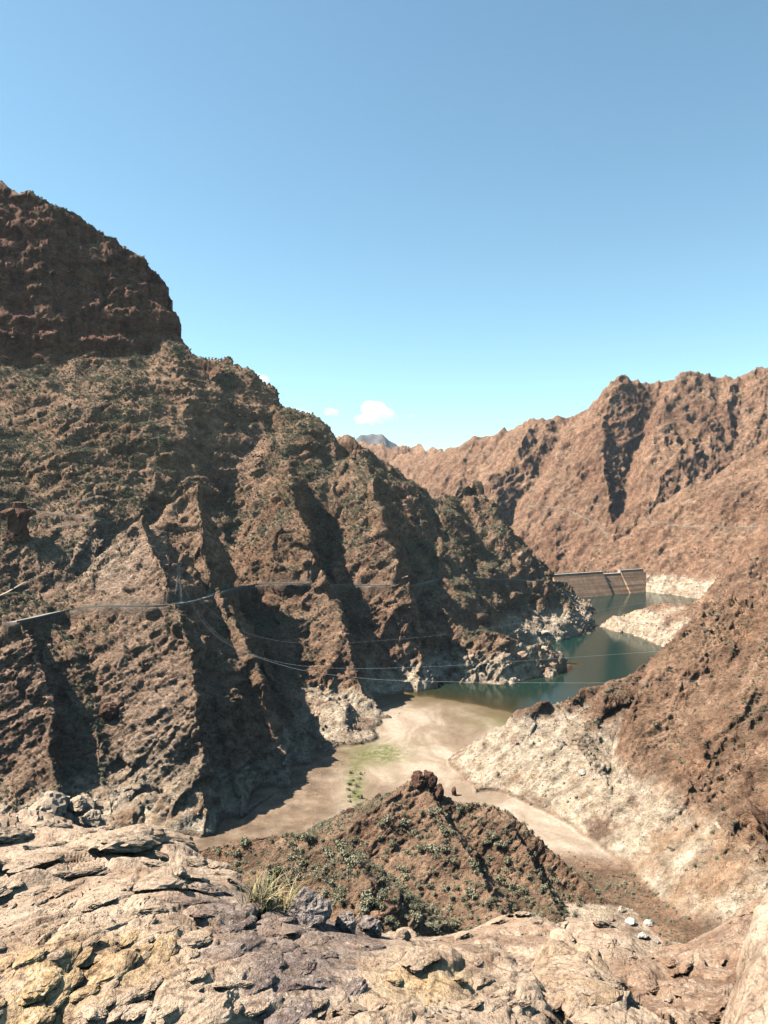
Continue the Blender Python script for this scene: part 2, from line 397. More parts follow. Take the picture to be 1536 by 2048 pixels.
# bedded structure dipping to the left in view
dip = R(38); bx, by, bz = -math.sin(dip), .25, math.cos(dip)
bn = XG * bx + YR * by + ZG * bz
steep = sstep(.92, .6, nz)
REGW = np.where(REG == RIGHT, .8, np.where(REG == HILL, .8, np.where((REG == FAR) | (REG == BACK), 1.9, np.where(REG == SPIT, 1.2, .6))))
REGF = np.where(REG == RIGHT, 1.1, np.where(REG == HILL, .8, np.where((REG == FAR) | (REG == BACK), 1.25, np.where(REG == SPIT, 1.1, .72)))) * np.where(REG == RIGHT, 1.0, .45 + .55 * steep)
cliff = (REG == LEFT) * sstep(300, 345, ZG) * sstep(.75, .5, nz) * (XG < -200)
band = np.where((REG == LEFT) & (ZG > 165), 1.0, 0) * sstep(165, 200, ZG)
def relief(X, Y, Z, waves, facets, extra):
    # rock relief along the normal; bedding dips to the left in view
    X = X.astype(np.float32); Y = Y.astype(np.float32); Z = Z.astype(np.float32)
    bn = X * bx + Y * by + Z * bz; disp = np.zeros(Z.shape, np.float32)
    for wl, a in waves:
        fade = sstep(1.2, 3.0, wl / PX)
        q = perlin(X/wl + bn*bx/wl*1.6 + 3.1, Y/wl + bn*by/wl*1.6 + wl, Z/wl + bn*bz/wl*1.6)
        q = (2.2 * np.abs(q) - 1) * .5 + q * .8 if wl > 4 else q * 1.6
        disp += fade * a * REGW * q * (.55 + .45 * steep)
    for wl, a, sd_ in facets:
        fade = sstep(1.5, 4.0, wl / PX)
        wob = perlin(X/wl*1.3, Y/wl*1.3, Z/wl*1.3 + 4) * wl * .35
        hgt, edge = facet(X + wob + bn*bx*1.5, Y + bn*by*1.5 + wob, Z + bn*bz*1.5 - wob, wl, sd_)
        rw = REGF * (.3 + 1.0 * sstep(-.3, .4, perlin(X/90 + wl, Y/90, Z/90)))
        disp += fade * a * rw * (hgt - .28 * (1 - sstep(0, .08, edge)))
    return disp + extra
al = XG * .75 + YR * .66
ext = cliff * (2.4 * perlin(al/31, ZG/95, al*0+3.0) + 1.3 * (1 - 2.4 * np.abs(perlin(al/11, ZG/38, al*0+8.0))) + 4.0 * perlin(al/140, al*0, ZG/14 + 1.0))
ext = ext + band * 3.2 * (perlin(XG/160, YR/160, ZG/17 + 2.0) + .6 * perlin(XG/80, YR/80, ZG/8 + 7.0))
near_ = np.clip(YR / 600, .45, 1.2)
lf, le = facet(XG + 14 * perlin(XG/30, YR/30, ZG/30), YR + 14 * perlin(XG/30 + 9, YR/30, ZG/30), ZG, 52, 31)
lg, lh = facet(XG + 6 * perlin(XG/14, YR/14, ZG/14), YR + 6 * perlin(XG/14 + 9, YR/14, ZG/14), ZG, 23, 37)
ext = ext + np.where(REG == LEFT, 1.0, 0) * near_ * (5.5 * lf + 4.0 * lg - 1.2 * (1 - sstep(0, .1, lh))) * np.maximum(.25 + .75 * sstep(240, 170, ZG), cliff)
calm = (1 - .55 * ((REG == RIGHT) & (ZG < 34))) * (1 - .65 * (REG == LEFT) * sstep(330, 360, ZG) * sstep(.45, .6, nz))
dA = relief(XG, YR, ZG, ((58, 2.0), (27, 1.3), (13, .9)), ((30, 3.6, 3), (12, 2.6, 9)), ext) * amp * calm
VX = XG + nx * dA; VY = YR + ny * dA; VZ = ZG + nz * dA
mx, my, mz = grid_normals(box_blur(VX, 1), box_blur(VY, 1), box_blur(VZ, 1))
dB = relief(VX, VY, VZ, ((6.3, .7), (3.1, .5), (1.6, .3)), ((5, 1.4, 17), (2.2, .65, 23)), 0) * amp * calm
VX = VX + mx * dB; VY = VY + my * dB; VZ = VZ + mz * dB
VZ = np.where(ROCKY < .6, ZG, VZ)
print('relief', round(time.time() - T0, 1))

# ------------------------------------------------------------------ what grows and lies where: masks for the materials
nn1 = fbm2(XG, YR, 60, 4, 2.2); nn2 = fbm2(XG, YR, 14, 3, 6.6)
RING = 30 + 7 * nn1 + 3.0 * nn2
ring = sstep(5, -5, VZ - RING) * sstep(.2, 1.0, rise * 3) * (YR < 1258 + .64 * (XG - 300))
ring = np.where((REG == HILL) | ((REG == LEFT) & (YR < 330)), ring * .0, ring)
ring = np.where((REG == LEFT), ring * sstep(28, 14, VZ - 3 * nn1 - 12 * sstep(90, 130, XG)), ring)
ring = np.maximum(ring, 1.0 * ((REG == 0) & (YR < 330) & (XG > 40)))
sand = (1 - sstep(.03, .25, rise)) * sstep(295, 330, YR) * (YR < 1400)
veg = np.where(REG == LEFT, .6, np.where(REG == HILL, .5, np.where(REG == RIGHT, .28, .30)))
veg = veg + np.where((REG == LEFT), .25 * sstep(.75, .9, nz), 0)
flat = sstep(.52, .80, nz)
veg = np.clip(veg * (.35 + .65 * flat) + .35 * nn1 * veg, 0, 1) * (1 - ring) * (1 - sand) * ROCKY
red = cliff * 1.0 + np.where((REG == RIGHT) | (REG == SPIT) | (REG == FAR), .7, np.where(REG == HILL, .75, .45)) + .45 * nn1
gU = 768 + VX / VY * F; gV = HV + (CAMZ - VZ) / VY * F
def blob(u, v, ru, rv): return np.exp(-(((gU - u) / ru) ** 2 + ((gV - v) / rv) ** 2))
pale = np.clip(1.3 * blob(300, 1580, 130, 110) + .5 * blob(200, 1120, 90, 70) + .35 * blob(320, 1350, 110, 120), 0, 1) * (REG == LEFT)
# slabs of bare rock on the left mountain
bare = np.clip(1.1 * blob(240, 1130, 110, 80) + 1.1 * blob(300, 1420, 110, 200) + 1.2 * blob(40, 1400, 75, 190) + .5 * blob(650, 1230, 90, 70) + .6 * blob(480, 930, 60, 40), 0, 1) * (REG == LEFT)
veg = veg * (1 - .9 * bare)
green = sand * np.clip(blob(760, 1508, 55, 22) * 1.3 + blob(710, 1570, 18, 45) * 1.3 + .5 * blob(1010, 1448, 70, 14), 0, 1)
wet = sand * sstep(1.6, .2, VZ + .4 * nn1)
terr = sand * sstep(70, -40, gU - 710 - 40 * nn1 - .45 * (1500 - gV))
ATT = dict(cliff=cliff, terr=terr, ring=ring, sand=sand, veg=veg, red=np.clip(red, 0, 1), pale=pale, green=green, wet=wet, bare=bare, road=1 - ROCKY)

# ------------------------------------------------------------------ materials
def new_mat(name):
    m = bpy.data.materials.new(name); m.use_nodes = True
    b = m.node_tree.nodes['Principled BSDF']; b.inputs['Specular IOR Level'].default_value = .15
    return m, m.node_tree, b
class NB:
    """small node-building helper"""
    def __init__(s, t): s.t = t
    def n(s, typ, **kw):
        x = s.t.nodes.new(typ)
        for k, v in kw.items(): setattr(x, k, v)
        return x
    def put(s, inp, v):
        if hasattr(v, 'is_output') or isinstance(v, bpy.types.NodeSocket): s.t.links.new(v, inp)
        elif isinstance(v, (tuple, list)) and len(v) == 3 and inp.type == 'RGBA': inp.default_value = (*v, 1)
        else: inp.default_value = v
    def att(s, name): return s.n('ShaderNodeAttribute', attribute_name=name).outputs['Fac']
    def pos(s): return s.n('ShaderNodeNewGeometry').outputs['Position']
    def noise(s, scale, detail=4, rough=.55, vec=None, dist=0, typ='FBM'):
        x = s.n('ShaderNodeTexNoise'); x.inputs['Scale'].default_value = scale; x.inputs['Detail'].default_value = detail
        x.inputs['Roughness'].default_value = rough; x.inputs['Distortion'].default_value = dist
        s.put(x.inputs['Vector'], vec if vec is not None else s.pos()); return x.outputs[0]
    def vor(s, scale, feat='F1', out=0, vec=None, rnd=1):
        x = s.n('ShaderNodeTexVoronoi', feature=feat); x.inputs['Scale'].default_value = scale; x.inputs['Randomness'].default_value = rnd
        s.put(x.inputs['Vector'], vec if vec is not None else s.pos()); return x.outputs[out]
    def ramp(s, fac, stops):
        x = s.n('ShaderNodeValToRGB'); e = x.color_ramp.elements
        while len(e) < len(stops): e.new(.5)
        for i, (p, c) in enumerate(stops):
            e[i].position = p; e[i].color = (*c, 1) if isinstance(c, tuple) else (c, c, c, 1)
        s.put(x.inputs[0], fac); return x.outputs[0]
    def mix(s, f, a, b, typ='MIX'):
        x = s.n('ShaderNodeMix', data_type='RGBA', blend_type=typ); s.put(x.inputs[0], f); s.put(x.inputs[6], a); s.put(x.inputs[7], b); return x.outputs[2]
    def m(s, op, a, b=0.0, clamp=False):
        x = s.n('ShaderNodeMath', operation=op, use_clamp=clamp); s.put(x.inputs[0], a); s.put(x.inputs[1], b); return x.outputs[0]
    def bump(s, h, strength, dist, nrm=None):
        x = s.n('ShaderNodeBump'); x.inputs['Strength'].default_value = strength; x.inputs['Distance'].default_value = dist
        s.put(x.inputs['Height'], h)
        if nrm is not None: s.put(x.inputs['Normal'], nrm)
        return x.outputs[0]
    def vmul(s, v, xyz, rot=None):
        x = s.n('ShaderNodeMapping'); x.inputs['Scale'].default_value = xyz
        if rot: x.inputs['Rotation'].default_value = rot
        s.put(x.inputs['Vector'], v); return x.outputs[0]

def terrain_material():
    m, t, b = new_mat('weathered_slopes'); q = NB(t); pos = q.pos()
    bed = q.vmul(pos, (.75, .75, 1.25), (0, R(-38), 0))
    big = q.noise(.012, 5, .6, pos); mid = q.noise(.07, 6, .65, pos); fin = q.noise(.55, 5, .65, bed); gr = q.noise(2.2, 3, .6, pos)
    brown = q.ramp(mid, [(.28, (.085, .048, .030)), (.42, (.225, .132, .083)), (.57, (.35, .22, .142)), (.8, (.46, .318, .215))])
    redd = q.ramp(mid, [(.28, (.070, .035, .022)), (.43, (.178, .094, .057)), (.58, (.285, .158, .098)), (.8, (.40, .25, .165))])
    rock = q.mix(q.att('red'), brown, redd)
    ora = q.m('MULTIPLY', q.ramp(big, [(.52, 0.), (.68, 1.)]), q.ramp(mid, [(.45, 0.), (.62, .8)]))
    rock = q.mix(q.m('MULTIPLY', ora, q.att('red')), rock, (.30, .125, .05))
    slab = q.ramp(fin, [(.3, (.17, .10, .069)), (.5, (.305, .198, .138)), (.7, (.41, .285, .205))])
    rock = q.mix(q.att('bare'), rock, slab)
    rock = q.mix(q.att('pale'), rock, q.ramp(fin, [(.3, (.24, .17, .115)), (.5, (.37, .28, .20)), (.75, (.46, .37, .28))]))
    rock = q.mix(q.ramp(fin, [(.35, .65), (.6, 0.)]), rock, (.5, .47, .45), 'MULTIPLY')
    big2 = q.noise(.0045, 4, .6, pos)
    rock = q.mix(q.m('MULTIPLY', q.att('red'), q.ramp(big2, [(.38, .75), (.56, 0.)])), rock, (.52, .42, .40), 'MULTIPLY')
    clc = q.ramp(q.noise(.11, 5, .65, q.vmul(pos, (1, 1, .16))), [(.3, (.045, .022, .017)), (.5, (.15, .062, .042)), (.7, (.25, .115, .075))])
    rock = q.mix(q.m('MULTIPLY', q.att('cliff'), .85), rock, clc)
    ground = q.ramp(q.noise(.22, 5, .7, pos), [(.3, (.10, .066, .040)), (.5, (.215, .150, .094)), (.7, (.32, .232, .15))])
    vg = q.m('MULTIPLY', q.att('veg'), q.ramp(q.noise(.05, 5, .6, pos), [(.32, .35), (.6, 1.)]))
    col = q.mix(vg, rock, ground)
    spots = q.ramp(q.vor(.42, 'F1'), [(.18, 1.), (.42, 0.)])
    col = q.mix(q.m('MULTIPLY', q.m('MULTIPLY', spots, q.att('veg')), .6), col, (.075, .066, .038))
    ringc = q.ramp(q.noise(.16, 6, .7, pos), [(.3, (.24, .165, .105)), (.45, (.40, .31, .215)), (.6, (.50, .41, .305)), (.75, (.56, .48, .375))])
    ringc = q.mix(q.ramp(q.noise(.018, 5, .65, pos), [(.53, 0.), (.64, .85)]), ringc, (.27, .155, .085))
    ringc = q.mix(q.ramp(fin, [(.38, .5), (.5, 0.)]), ringc, (.24, .16, .11))
    rf = q.m('MULTIPLY', q.att('ring'), q.ramp(q.noise(.035, 5, .62, pos), [(.33, .2), (.47, 1.)]))
    col = q.mix(rf, col, ringc)
    sandc = q.ramp(q.noise(.03, 5, .6, q.vmul(pos, (1, .5, 1)), 1.2), [(.30, (.15, .103, .070)), (.46, (.24, .178, .125)), (.58, (.355, .28, .21)), (.72, (.41, .335, .26))])
    sandc = q.mix(q.ramp(q.noise(.5, 4, .6, pos), [(.4, .3), (.6, 0.)]), sandc, (.20, .14, .085))
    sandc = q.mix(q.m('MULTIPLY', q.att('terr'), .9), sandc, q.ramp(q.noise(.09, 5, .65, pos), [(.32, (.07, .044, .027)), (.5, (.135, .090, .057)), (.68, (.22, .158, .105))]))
    sandc = q.mix(q.att('wet'), sandc, (.10, .070, .034))
    sandc = q.mix(q.m('MULTIPLY', q.att('green'), q.ramp(q.noise(.25, 4, .7, pos), [(.35, .2), (.6, 1.)])), sandc, (.085, .095, .025))
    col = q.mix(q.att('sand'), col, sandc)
    col = q.mix(q.att('road'), col, q.ramp(gr, [(.3, (.11, .08, .06)), (.7, (.19, .145, .105))]))
    col = q.mix(.6, col, q.ramp(gr, [(.25, .2), (.5, .5), (.75, .82)]), 'OVERLAY')
    spk = q.noise(.17, 6, .78, bed)
    col = q.mix(q.m('MULTIPLY', .75, q.m('SUBTRACT', 1.0, q.m('MULTIPLY', q.att('sand'), .8))), col, q.ramp(spk, [(.30, .08), (.5, .5), (.68, .86)]), 'OVERLAY')
    t.links.new(col, b.inputs['Base Color']); b.inputs['Roughness'].default_value = .92
    h = q.m('ADD', q.m('MULTIPLY', fin, 1.1), q.m('MULTIPLY', gr, .45))
    h = q.m('MULTIPLY', h, q.m('SUBTRACT', 1.0, q.m('MULTIPLY', q.att('sand'), .85)))
    t.links.new(q.bump(h, 1.0, 2.6), b.inputs['Normal'])
    return m
M_TERR = terrain_material()

# ------------------------------------------------------------------ terrain objects, split along the ground by slope
fc = grid_faces(*ZG.shape); fr = REG[:-1, :-1]
allv = np.stack([VX, VY, VZ], -1).reshape(-1, 3)
def submesh(name, mask, mat, smooth=True):
    f = fc[mask]; used, inv = np.unique(f.ravel(), return_inverse=True)
    me = np_mesh(name, allv[used], inv.reshape(-1, 4), smooth, {k: a.reshape(-1)[used] for k, a in ATT.items()})
    return tag(link(name, me, mat), kind='structure')
for nm, rg in (('valley_floor', 0), ('mountain_left', LEFT), ('hillside_right', RIGHT), ('slopes_by_the_dam', SPIT), ('mountain_right', FAR), ('hill_middle', HILL), ('ridge_far', BACK)):
    submesh(nm, fr == rg, M_TERR)
print('terrain', round(time.time() - T0, 1))
# ------------------------------------------------------------------ distant peak beyond the far ridge
def far_peak():
    pts = poly([(560,905,7600),(640,888,7700),(690,880,7800),(712,880,7800),(722,872,7850),(738,867,7900),(766,867,7900),(780,880,7900),(800,896,7900),(860,915,7800),(1000,960,7800)])
    x = np.linspace(-1800, 1400, 330); y = np.linspace(6300, 9300, 150); X, Y = np.meshgrid(x, y)
    wx = 60 * perlin(X/400, Y/400, X*0+1.5) + 25 * perlin(X/140, Y/140, X*0+3.5)
    d, z, s, t = near_poly(X + wx, Y + wx, pts)
    h = z - .62 * d + 26 * (1 - 2 * np.abs(perlin(X/330, Y/330, X*0+8))) + 16 * (1 - 2 * np.abs(perlin(X/120, Y/120, X*0+12))) - 20 + 5 * perlin(X/35, Y/35, X*0)
    h = np.maximum(h, 100)
    me = np_mesh('mountain_distant', np.stack([X, Y, h], -1).reshape(-1, 3), grid_faces(*X.shape).reshape(-1, 4), True)
    m, t_, b = new_mat('distant_rock'); q = NB(t_)
    t_.links.new(q.ramp(q.noise(.006, 6, .65), [(.3, (.07, .066, .068)), (.6, (.14, .125, .118))]), b.inputs['Base Color']); b.inputs['Roughness'].default_value = .95
    tag(link('mountain_distant', me, m), kind='structure')
far_peak()

# ------------------------------------------------------------------ water of the reservoir
def water():
    x = np.linspace(-70, 620, 300); y = np.linspace(520, 1400, 420); X, Y = np.meshgrid(x, y)
    h, _, _ = land(X, Y)
    me = np_mesh('water', np.stack([X, Y, X * 0], -1).reshape(-1, 3), grid_faces(*X.shape).reshape(-1, 4), True, {'depth': np.clip(-h, 0, 30).reshape(-1)})
    m, t, b = new_mat('reservoir_water'); q = NB(t)
    dep = q.att('depth')
    murk = q.m('POWER', 2.718, q.m('MULTIPLY', dep, -.42))
    body = q.mix(murk, (.004, .021, .017), (.040, .031, .011))
    t.links.new(body, b.inputs['Base Color']); b.inputs['Roughness'].default_value = .07; b.inputs['IOR'].default_value = 1.33
    b.inputs['Specular IOR Level'].default_value = .2
    hh = q.m('ADD', q.noise(.30, 3, .6, q.vmul(q.pos(), (1, .45, 1))), q.m('MULTIPLY', q.noise(1.4, 2, .5), .35))
    t.links.new(q.bump(hh, .22, .35), b.inputs['Normal'])
    # thin water over the mud lets it show through
    a = q.m('SUBTRACT', 1.0, q.m('POWER', 2.718, q.m('MULTIPLY', dep, -1.3)), True)
    t.links.new(q.m('ADD', .35, q.m('MULTIPLY', a, .65)), b.inputs['Alpha'])
    tag(link('water', me, m), kind='structure')
water()

# ------------------------------------------------------------------ road with its outer wall, and the dirt tracks
def simple_mat(name, c0, c1, scale=1.0, rough=.9, bump=.0, detail=5, vec=None):
    m, t, b = new_mat(name); q = NB(t)
    n = q.noise(scale, detail, .62, q.vmul(q.pos(), vec) if vec else None)
    t.links.new(q.ramp(n, [(.3, c0), (.7, c1)]), b.inputs['Base Color']); b.inputs['Roughness'].default_value = rough
    if bump: t.links.new(q.bump(n, .8, bump), b.inputs['Normal'])
    return m
M_ASPH = simple_mat('worn_asphalt', (.19, .172, .148), (.25, .228, .198), .6)
M_DUST = simple_mat('dusty_track', (.27, .20, .15), (.38, .30, .23), .5)
M_WALL = simple_mat('pale_masonry', (.12, .098, .076), (.19, .16, .128), 1.2, bump=.1)
M_CONC = simple_mat('grey_concrete', (.25, .24, .23), (.36, .35, .33), .8)
def ribbon(name, line, half, lift, mat, side=0.0, height=0.0):
    """a strip along a line, or (height > 0) a low wall of width 2*half set `side` metres off it"""
    d = np.gradient(line[:, :2], axis=0); d /= np.linalg.norm(d, axis=1)[:, None] + 1e-9
    nrm = np.stack([-d[:, 1], d[:, 0]], 1); c = line[:, :2] + nrm * side; z = line[:, 2] + lift
    L = np.column_stack([c - nrm * half, z]); Rr = np.column_stack([c + nrm * half, z]); n = len(line)
    prof = [L - [0, 0, .8 + lift], np.column_stack([L[:, :2], z + height]), np.column_stack([Rr[:, :2], z + height]), Rr - [0, 0, .8 + lift]]
    V = np.concatenate(prof); i = np.arange(n - 1); fcs = []
    for k in range(3): fcs.append(np.stack([k*n+i, k*n+i+1, (k+1)*n+i+1, (k+1)*n+i], 1))
    return link(name, np_mesh(name, V, np.concatenate(fcs), False), mat)
tag(ribbon('road', ROAD, 2.9, .30, M_ASPH), kind='structure')
# outer edge = the side nearer the camera
dR = np.gradient(ROAD[:, :2], axis=0); outer = -1 if np.mean(np.column_stack([-dR[:, 1], dR[:, 0]])[:, 1]) > 0 else 1
tag(ribbon('roadside_wall', ROAD[:250], .3, .3, M_WALL, outer * 3.1, .75), 'low pale masonry wall along the outer edge of the mountain road', 'wall')
for t in TRK: tag(ribbon('dirt_track', t, .7 if t[0][1] < 900 else .3, .25, M_DUST), kind='structure')

# ------------------------------------------------------------------ dam
def dam_mat():
    m, t, b = new_mat('stained_concrete'); q = NB(t); pos = q.pos()
    bands = q.noise(.16, 5, .6, q.vmul(pos, (.05, .05, 1.6))); n = q.noise(.12, 6, .65, q.vmul(pos, (1, 1, .35)))
    col = q.ramp(bands, [(.3, (.19, .105, .06)), (.45, (.36, .215, .125)), (.6, (.47, .30, .185)), (.75, (.56, .39, .26))])
    col = q.mix(q.ramp(n, [(.4, .5), (.62, 0.)]), col, (.17, .115, .08))
    t.links.new(col, b.inputs['Base Color']); b.inputs['Roughness'].default_value = .9
    t.links.new(q.bump(n, .4, .5), b.inputs['Normal']); return m
def dam():
    A = np.array(P(1110, 1151.5, 1256)); B = np.array(P(1279, 1140, 1365)); A[2] = B[2] = 0
    ex = (B - A); Ln = np.linalg.norm(ex); ex /= Ln; ey = np.array([ex[1], -ex[0], 0])      # ey: upstream, towards the camera
    root = empty('dam', (A[0], A[1], 0), math.atan2(ex[1], ex[0]))
    tag(root, 'stained concrete dam wall with stepped crest closing off the green reservoir', 'dam')
    md = dam_mat(); mt = simple_mat('pale_crest_concrete', (.36, .30, .235), (.46, .39, .31), .5)
    def su(u):        # distance along the crest seen at column u
        k = (u - CX) / F; return (k * A[1] - A[0]) / (ex[0] - k * ex[1])
    Z1, Z0 = 38.5, 33.8; sA, sB = su(1203), su(1239)
    cuts = [-8] + list(np.linspace(14, sA, 6)) + list(np.linspace(sA, sB, 4)[1:]) + list(np.linspace(sB, Ln + 6, 4)[1:])
    for a, b in zip(cuts[:-1], cuts[1:]):
        top = Z0 if (a + b) / 2 > sA and (a + b) / 2 < sB else Z1
        g = .05
        MB().prism([(a+g, -2.2, top), (a+g, -2.2 - .60 * (top + 16), -16), (a+g, 30, -16), (a+g, 2.6, top - 4), (a+g, 2.6, top)], (b-a-2*g, 0, 0)).build('wall_block', md, root)
        MB().box(((a+b)/2, .2, top + .35), (b-a-.1, 5.6, .7)).build('crest_slab', mt, root)
        if top == Z1:
            MB().box(((a+b)/2, 2.6, top + 1.1), (b-a-.14, .35, .8)).build('parapet', mt, root)
    for s_ in (sA, sB): MB().box((s_, .2, (Z0 + Z1) / 2 + .6), (1.6, 5.9, Z1 - Z0 + 1.6)).build('spillway_pier', mt, root)
    for s_ in (sA - 22, sA - 18): MB().bar((s_, -2.6, Z1 - 1), (s_, -2.6 - .60 * 36, Z1 - 37), .6).build('intake_pipe', md, root)
dam()

# ------------------------------------------------------------------ foreground ledge (column, row, distance): crest lines of the nearest rocks
FG = [  # (kind, crest nodes, near row, near distance, back slope)
 (0, [(-400,1620,14),(-100,1645,12.5),(0,1650,12),(90,1652,11.6),(165,1668,11.4),(200,1700,10.6),(235,1690,10.6),(300,1692,10.2),(345,1704,9.8),(400,1742,9),(452,1752,8.7),(470,1784,8.4),(540,1796,8),(640,1832,7.5),(760,1868,7),(900,1880,6.6),(990,1895,6.3),(1062,1935,5.7),(1086,1990,5.1),(1120,2030,4.7),(1170,2110,4.2),(1300,2300,3.6)], 2170, 3.5, 1.7),
 (1, [(400,2000,11),(560,1880,15.5),(640,1846,15.5),(700,1852,15.5),(850,1866,15.3),(940,1856,15),(1000,1838,14.8),(1060,1834,14.6),(1110,1850,14.5),(1150,1846,14.4),(1200,1852,14),(1262,1872,13.6),(1300,1905,13),(1340,1950,12.4),(1400,2050,11)], 1990, 10.5, 1.5),
 (2, [(850,2100,9),(1000,1960,11),(1150,1925,12.5),(1250,1912,13),(1330,1900,13.3),(1380,1872,14),(1440,1842,14.8),(1500,1800,15.5),(1600,1760,16),(2000,1700,16)], 2120, 6.3, 1.4),
 (3, [(1085,2120,5),(1120,2030,5.2),(1165,1990,5.5),(1215,1958,5.8),(1252,1950,5.9),(1300,1968,5.8),(1350,2000,5.6),(1400,2036,5.4),(1450,2120,5)], 2200, 3.9, 1.8),
 (4, [(1060,1990,8.6),(1086,1900,9.2),(1105,1886,9.4),(1150,1892,9.4),(1195,1905,9.2),(1230,1950,8.8),(1260,2050,8)], 2000, 7.2, 1.6),
 (5, [(1400,2080,5.2),(1440,1990,5.8),(1472,1920,6.4),(1490,1872,6.8),(1515,1820,7.2),(1540,1780,7.6),(1620,1700,8.2),(2000,1600,9)], 2250, 4.0, 1.6),
]
def fg_land(u, Y):
    ut = np.arange(-2500, 4100, 4.0)
    z = -.9 * Y - 2.0; kind = np.full(u.shape, 1, np.int8)
    for k, nodes, vn, yn, back in FG:
        a = np.array(nodes, float)
        vt = np.interp(ut, a[:, 0], a[:, 1]); yt = np.interp(ut, a[:, 0], a[:, 2]); kk = np.hanning(63); kk /= kk.sum()
        vsm = np.convolve(np.pad(vt, 31, mode='edge'), kk, 'valid'); yc = np.interp(u, ut, np.convolve(np.pad(yt, 31, mode='edge'), kk, 'valid'))
        tw = sstep(.7, 1.0, (Y - yn) / np.maximum(yc - yn, .4))
        vc = np.interp(u, ut, vsm) * (1 - tw) + np.interp(u, ut, vt) * tw
        zc = -(vc - HV) / F * yc; zn = -(vn - HV) / F * yn
        t = (Y - yn) / np.maximum(yc - yn, .4)
        bulge = .22 * np.sin(np.clip(t, 0, 1) * math.pi) * (yc - yn) * .16
        zz = np.where(t <= 1, zn + (zc - zn) * t + bulge, zc - back * (Y - yc) - .25 * np.minimum((Y - yc), 1.0))
        zz = np.where(t < 0, zn - (1.5 if k else -.05) * (yn - Y), zz)
        if k in (1, 2, 3, 4, 5):
            out = np.maximum(a[0, 0] - u, 0) + np.maximum(u - a[-1, 0], 0); zz = zz - out * .02
        m = zz > z; z = np.where(m, zz, z); kind = np.where(m, k, kind).astype(np.int8)
    return z, kind
c_, s_ = math.cos(R(30)), math.sin(R(30))
def fg_big(X, Y, Z, K, U):
    d = 0; A_ = X * c_ - Y * s_; B_ = X * s_ + Y * c_          # A_ across the cleavage, B_ along it
    for wl, a, sd_ in ((2.4, .22, 1), (.85, .10, 5)):
        wob = perlin(X/wl*1.1, Y/wl*1.1, Z/wl*1.1 + 2) * wl * .30
        hgt, edge = facet(A_ * 1.2 + wob, B_ * .62 + wob, Z - wob, wl, sd_)
        crack = (1 - sstep(.0, .07, edge)) * sstep(-.1, .35, perlin(X/1.3 + sd_, Y/1.3, Z/1.3))
        d = d + np.where((K == 0) & (U > 560), .6, 1.0) * np.where(K >= 3, .6, np.where(K == 2, 1.4, 1.0)) * (.45 + .55 * sstep(12, 7, Y)) * a * (hgt - .6 * crack)
    return (d + .22 * perlin(X/3.5, Y/3.5, Z/3.5) + .06 * perlin(X/1.2, Y/1.2, Z/1.2)) * sstep(30, 18, Y)
UF = columns(-40, 1576, 820, 1500, 18)
YF = adaptive_rows(lambda x, y: fg_land(CX + x / y * F, y)[0], UF, 2.4, 85, 490, camz=0.0, floor=.12, blur=9)
UFg = np.broadcast_to(UF, YF.shape); XF = (UFg - CX) / F * YF
ZF, KF = fg_land(UFg, YF)
bl = box_blur(ZF, 2); fnx, fny, fnz = grid_normals(XF, YF, bl)
far_ = sstep(30, 18, YF)
JOINT = np.zeros(ZF.shape, np.float32)
def fg_relief(X, Y, Z, facets, waves):
    global JOINT
    X = X.astype(np.float32); Y = Y.astype(np.float32); Z = Z.astype(np.float32)
    A_ = X * c_ - Y * s_; B_ = X * s_ + Y * c_               # A_ across the cleavage, B_ along it
    d = np.zeros(Z.shape, np.float32); pxl = YF / F * 2.0
    for wl, a, sd_ in facets:
        fade = sstep(1.2, 3.5, wl / pxl)
        wob = perlin(X/wl*1.1, Y/wl*1.1, Z/wl*1.1 + 2) * wl * .30
        hgt, edge = facet(A_ * 1.2 + wob, B_ * .62 + wob, Z - wob, wl, sd_)
        calm = np.where((KF == 0) & (UFg > 560), .6, 1.0) * np.where(KF >= 3, .6, 1.0)
        crack = (1 - sstep(.0, .07, edge)) * sstep(-.1, .35, perlin(X/1.3 + sd_, Y/1.3, Z/1.3))
        d += fade * calm * a * (hgt - .5 * crack); JOINT = np.maximum(JOINT, crack * fade * .7)
    for wl, a in waves: d += sstep(1.0, 2.5, wl / pxl) * a * perlin(X/wl, Y/wl, Z/wl + 9)
    return d * far_
d1 = fg_big(XF, YF, ZF, KF, UFg)
FXv = XF + fnx * d1; FYv = YF + fny * d1; FZv = ZF + fnz * d1
g1, g2, g3 = grid_normals(box_blur(FXv, 1), box_blur(FYv, 1), box_blur(FZv, 1))
d2_ = fg_relief(FXv, FYv, FZv, ((.32, .045, 8), (.12, .016, 12)), ((.35, .015), (.15, .009), (.07, .006), (.035, .004)))
rr = np.sqrt(np.gradient(FXv, axis=0)**2 + np.gradient(FYv, axis=0)**2 + np.gradient(FZv, axis=0)**2)
cc = np.sqrt(np.gradient(FXv, axis=1)**2 + np.gradient(FYv, axis=1)**2 + np.gradient(FZv, axis=1)**2) + 1e-6
d2_ = d2_ * (.12 + .88 * sstep(5.0, 2.0, box_blur(rr / cc, 2)))      # keep the fine relief off faces the sheet covers too coarsely
FXv = FXv + g1 * d2_; FYv = FYv + g2 * d2_; FZv = FZv + g3 * d2_ + CAMZ
fU = CX + FXv / np.maximum(FYv, .5) * F; fV = HV + (CAMZ - FZv) / np.maximum(FYv, .5) * F
n_ = fbm2(XF, YF, 1.6, 4, 3.3)
def fblob(u, v, ru, rv): return np.exp(-(((fU - u) / ru) ** 2 + ((fV - v) / rv) ** 2))
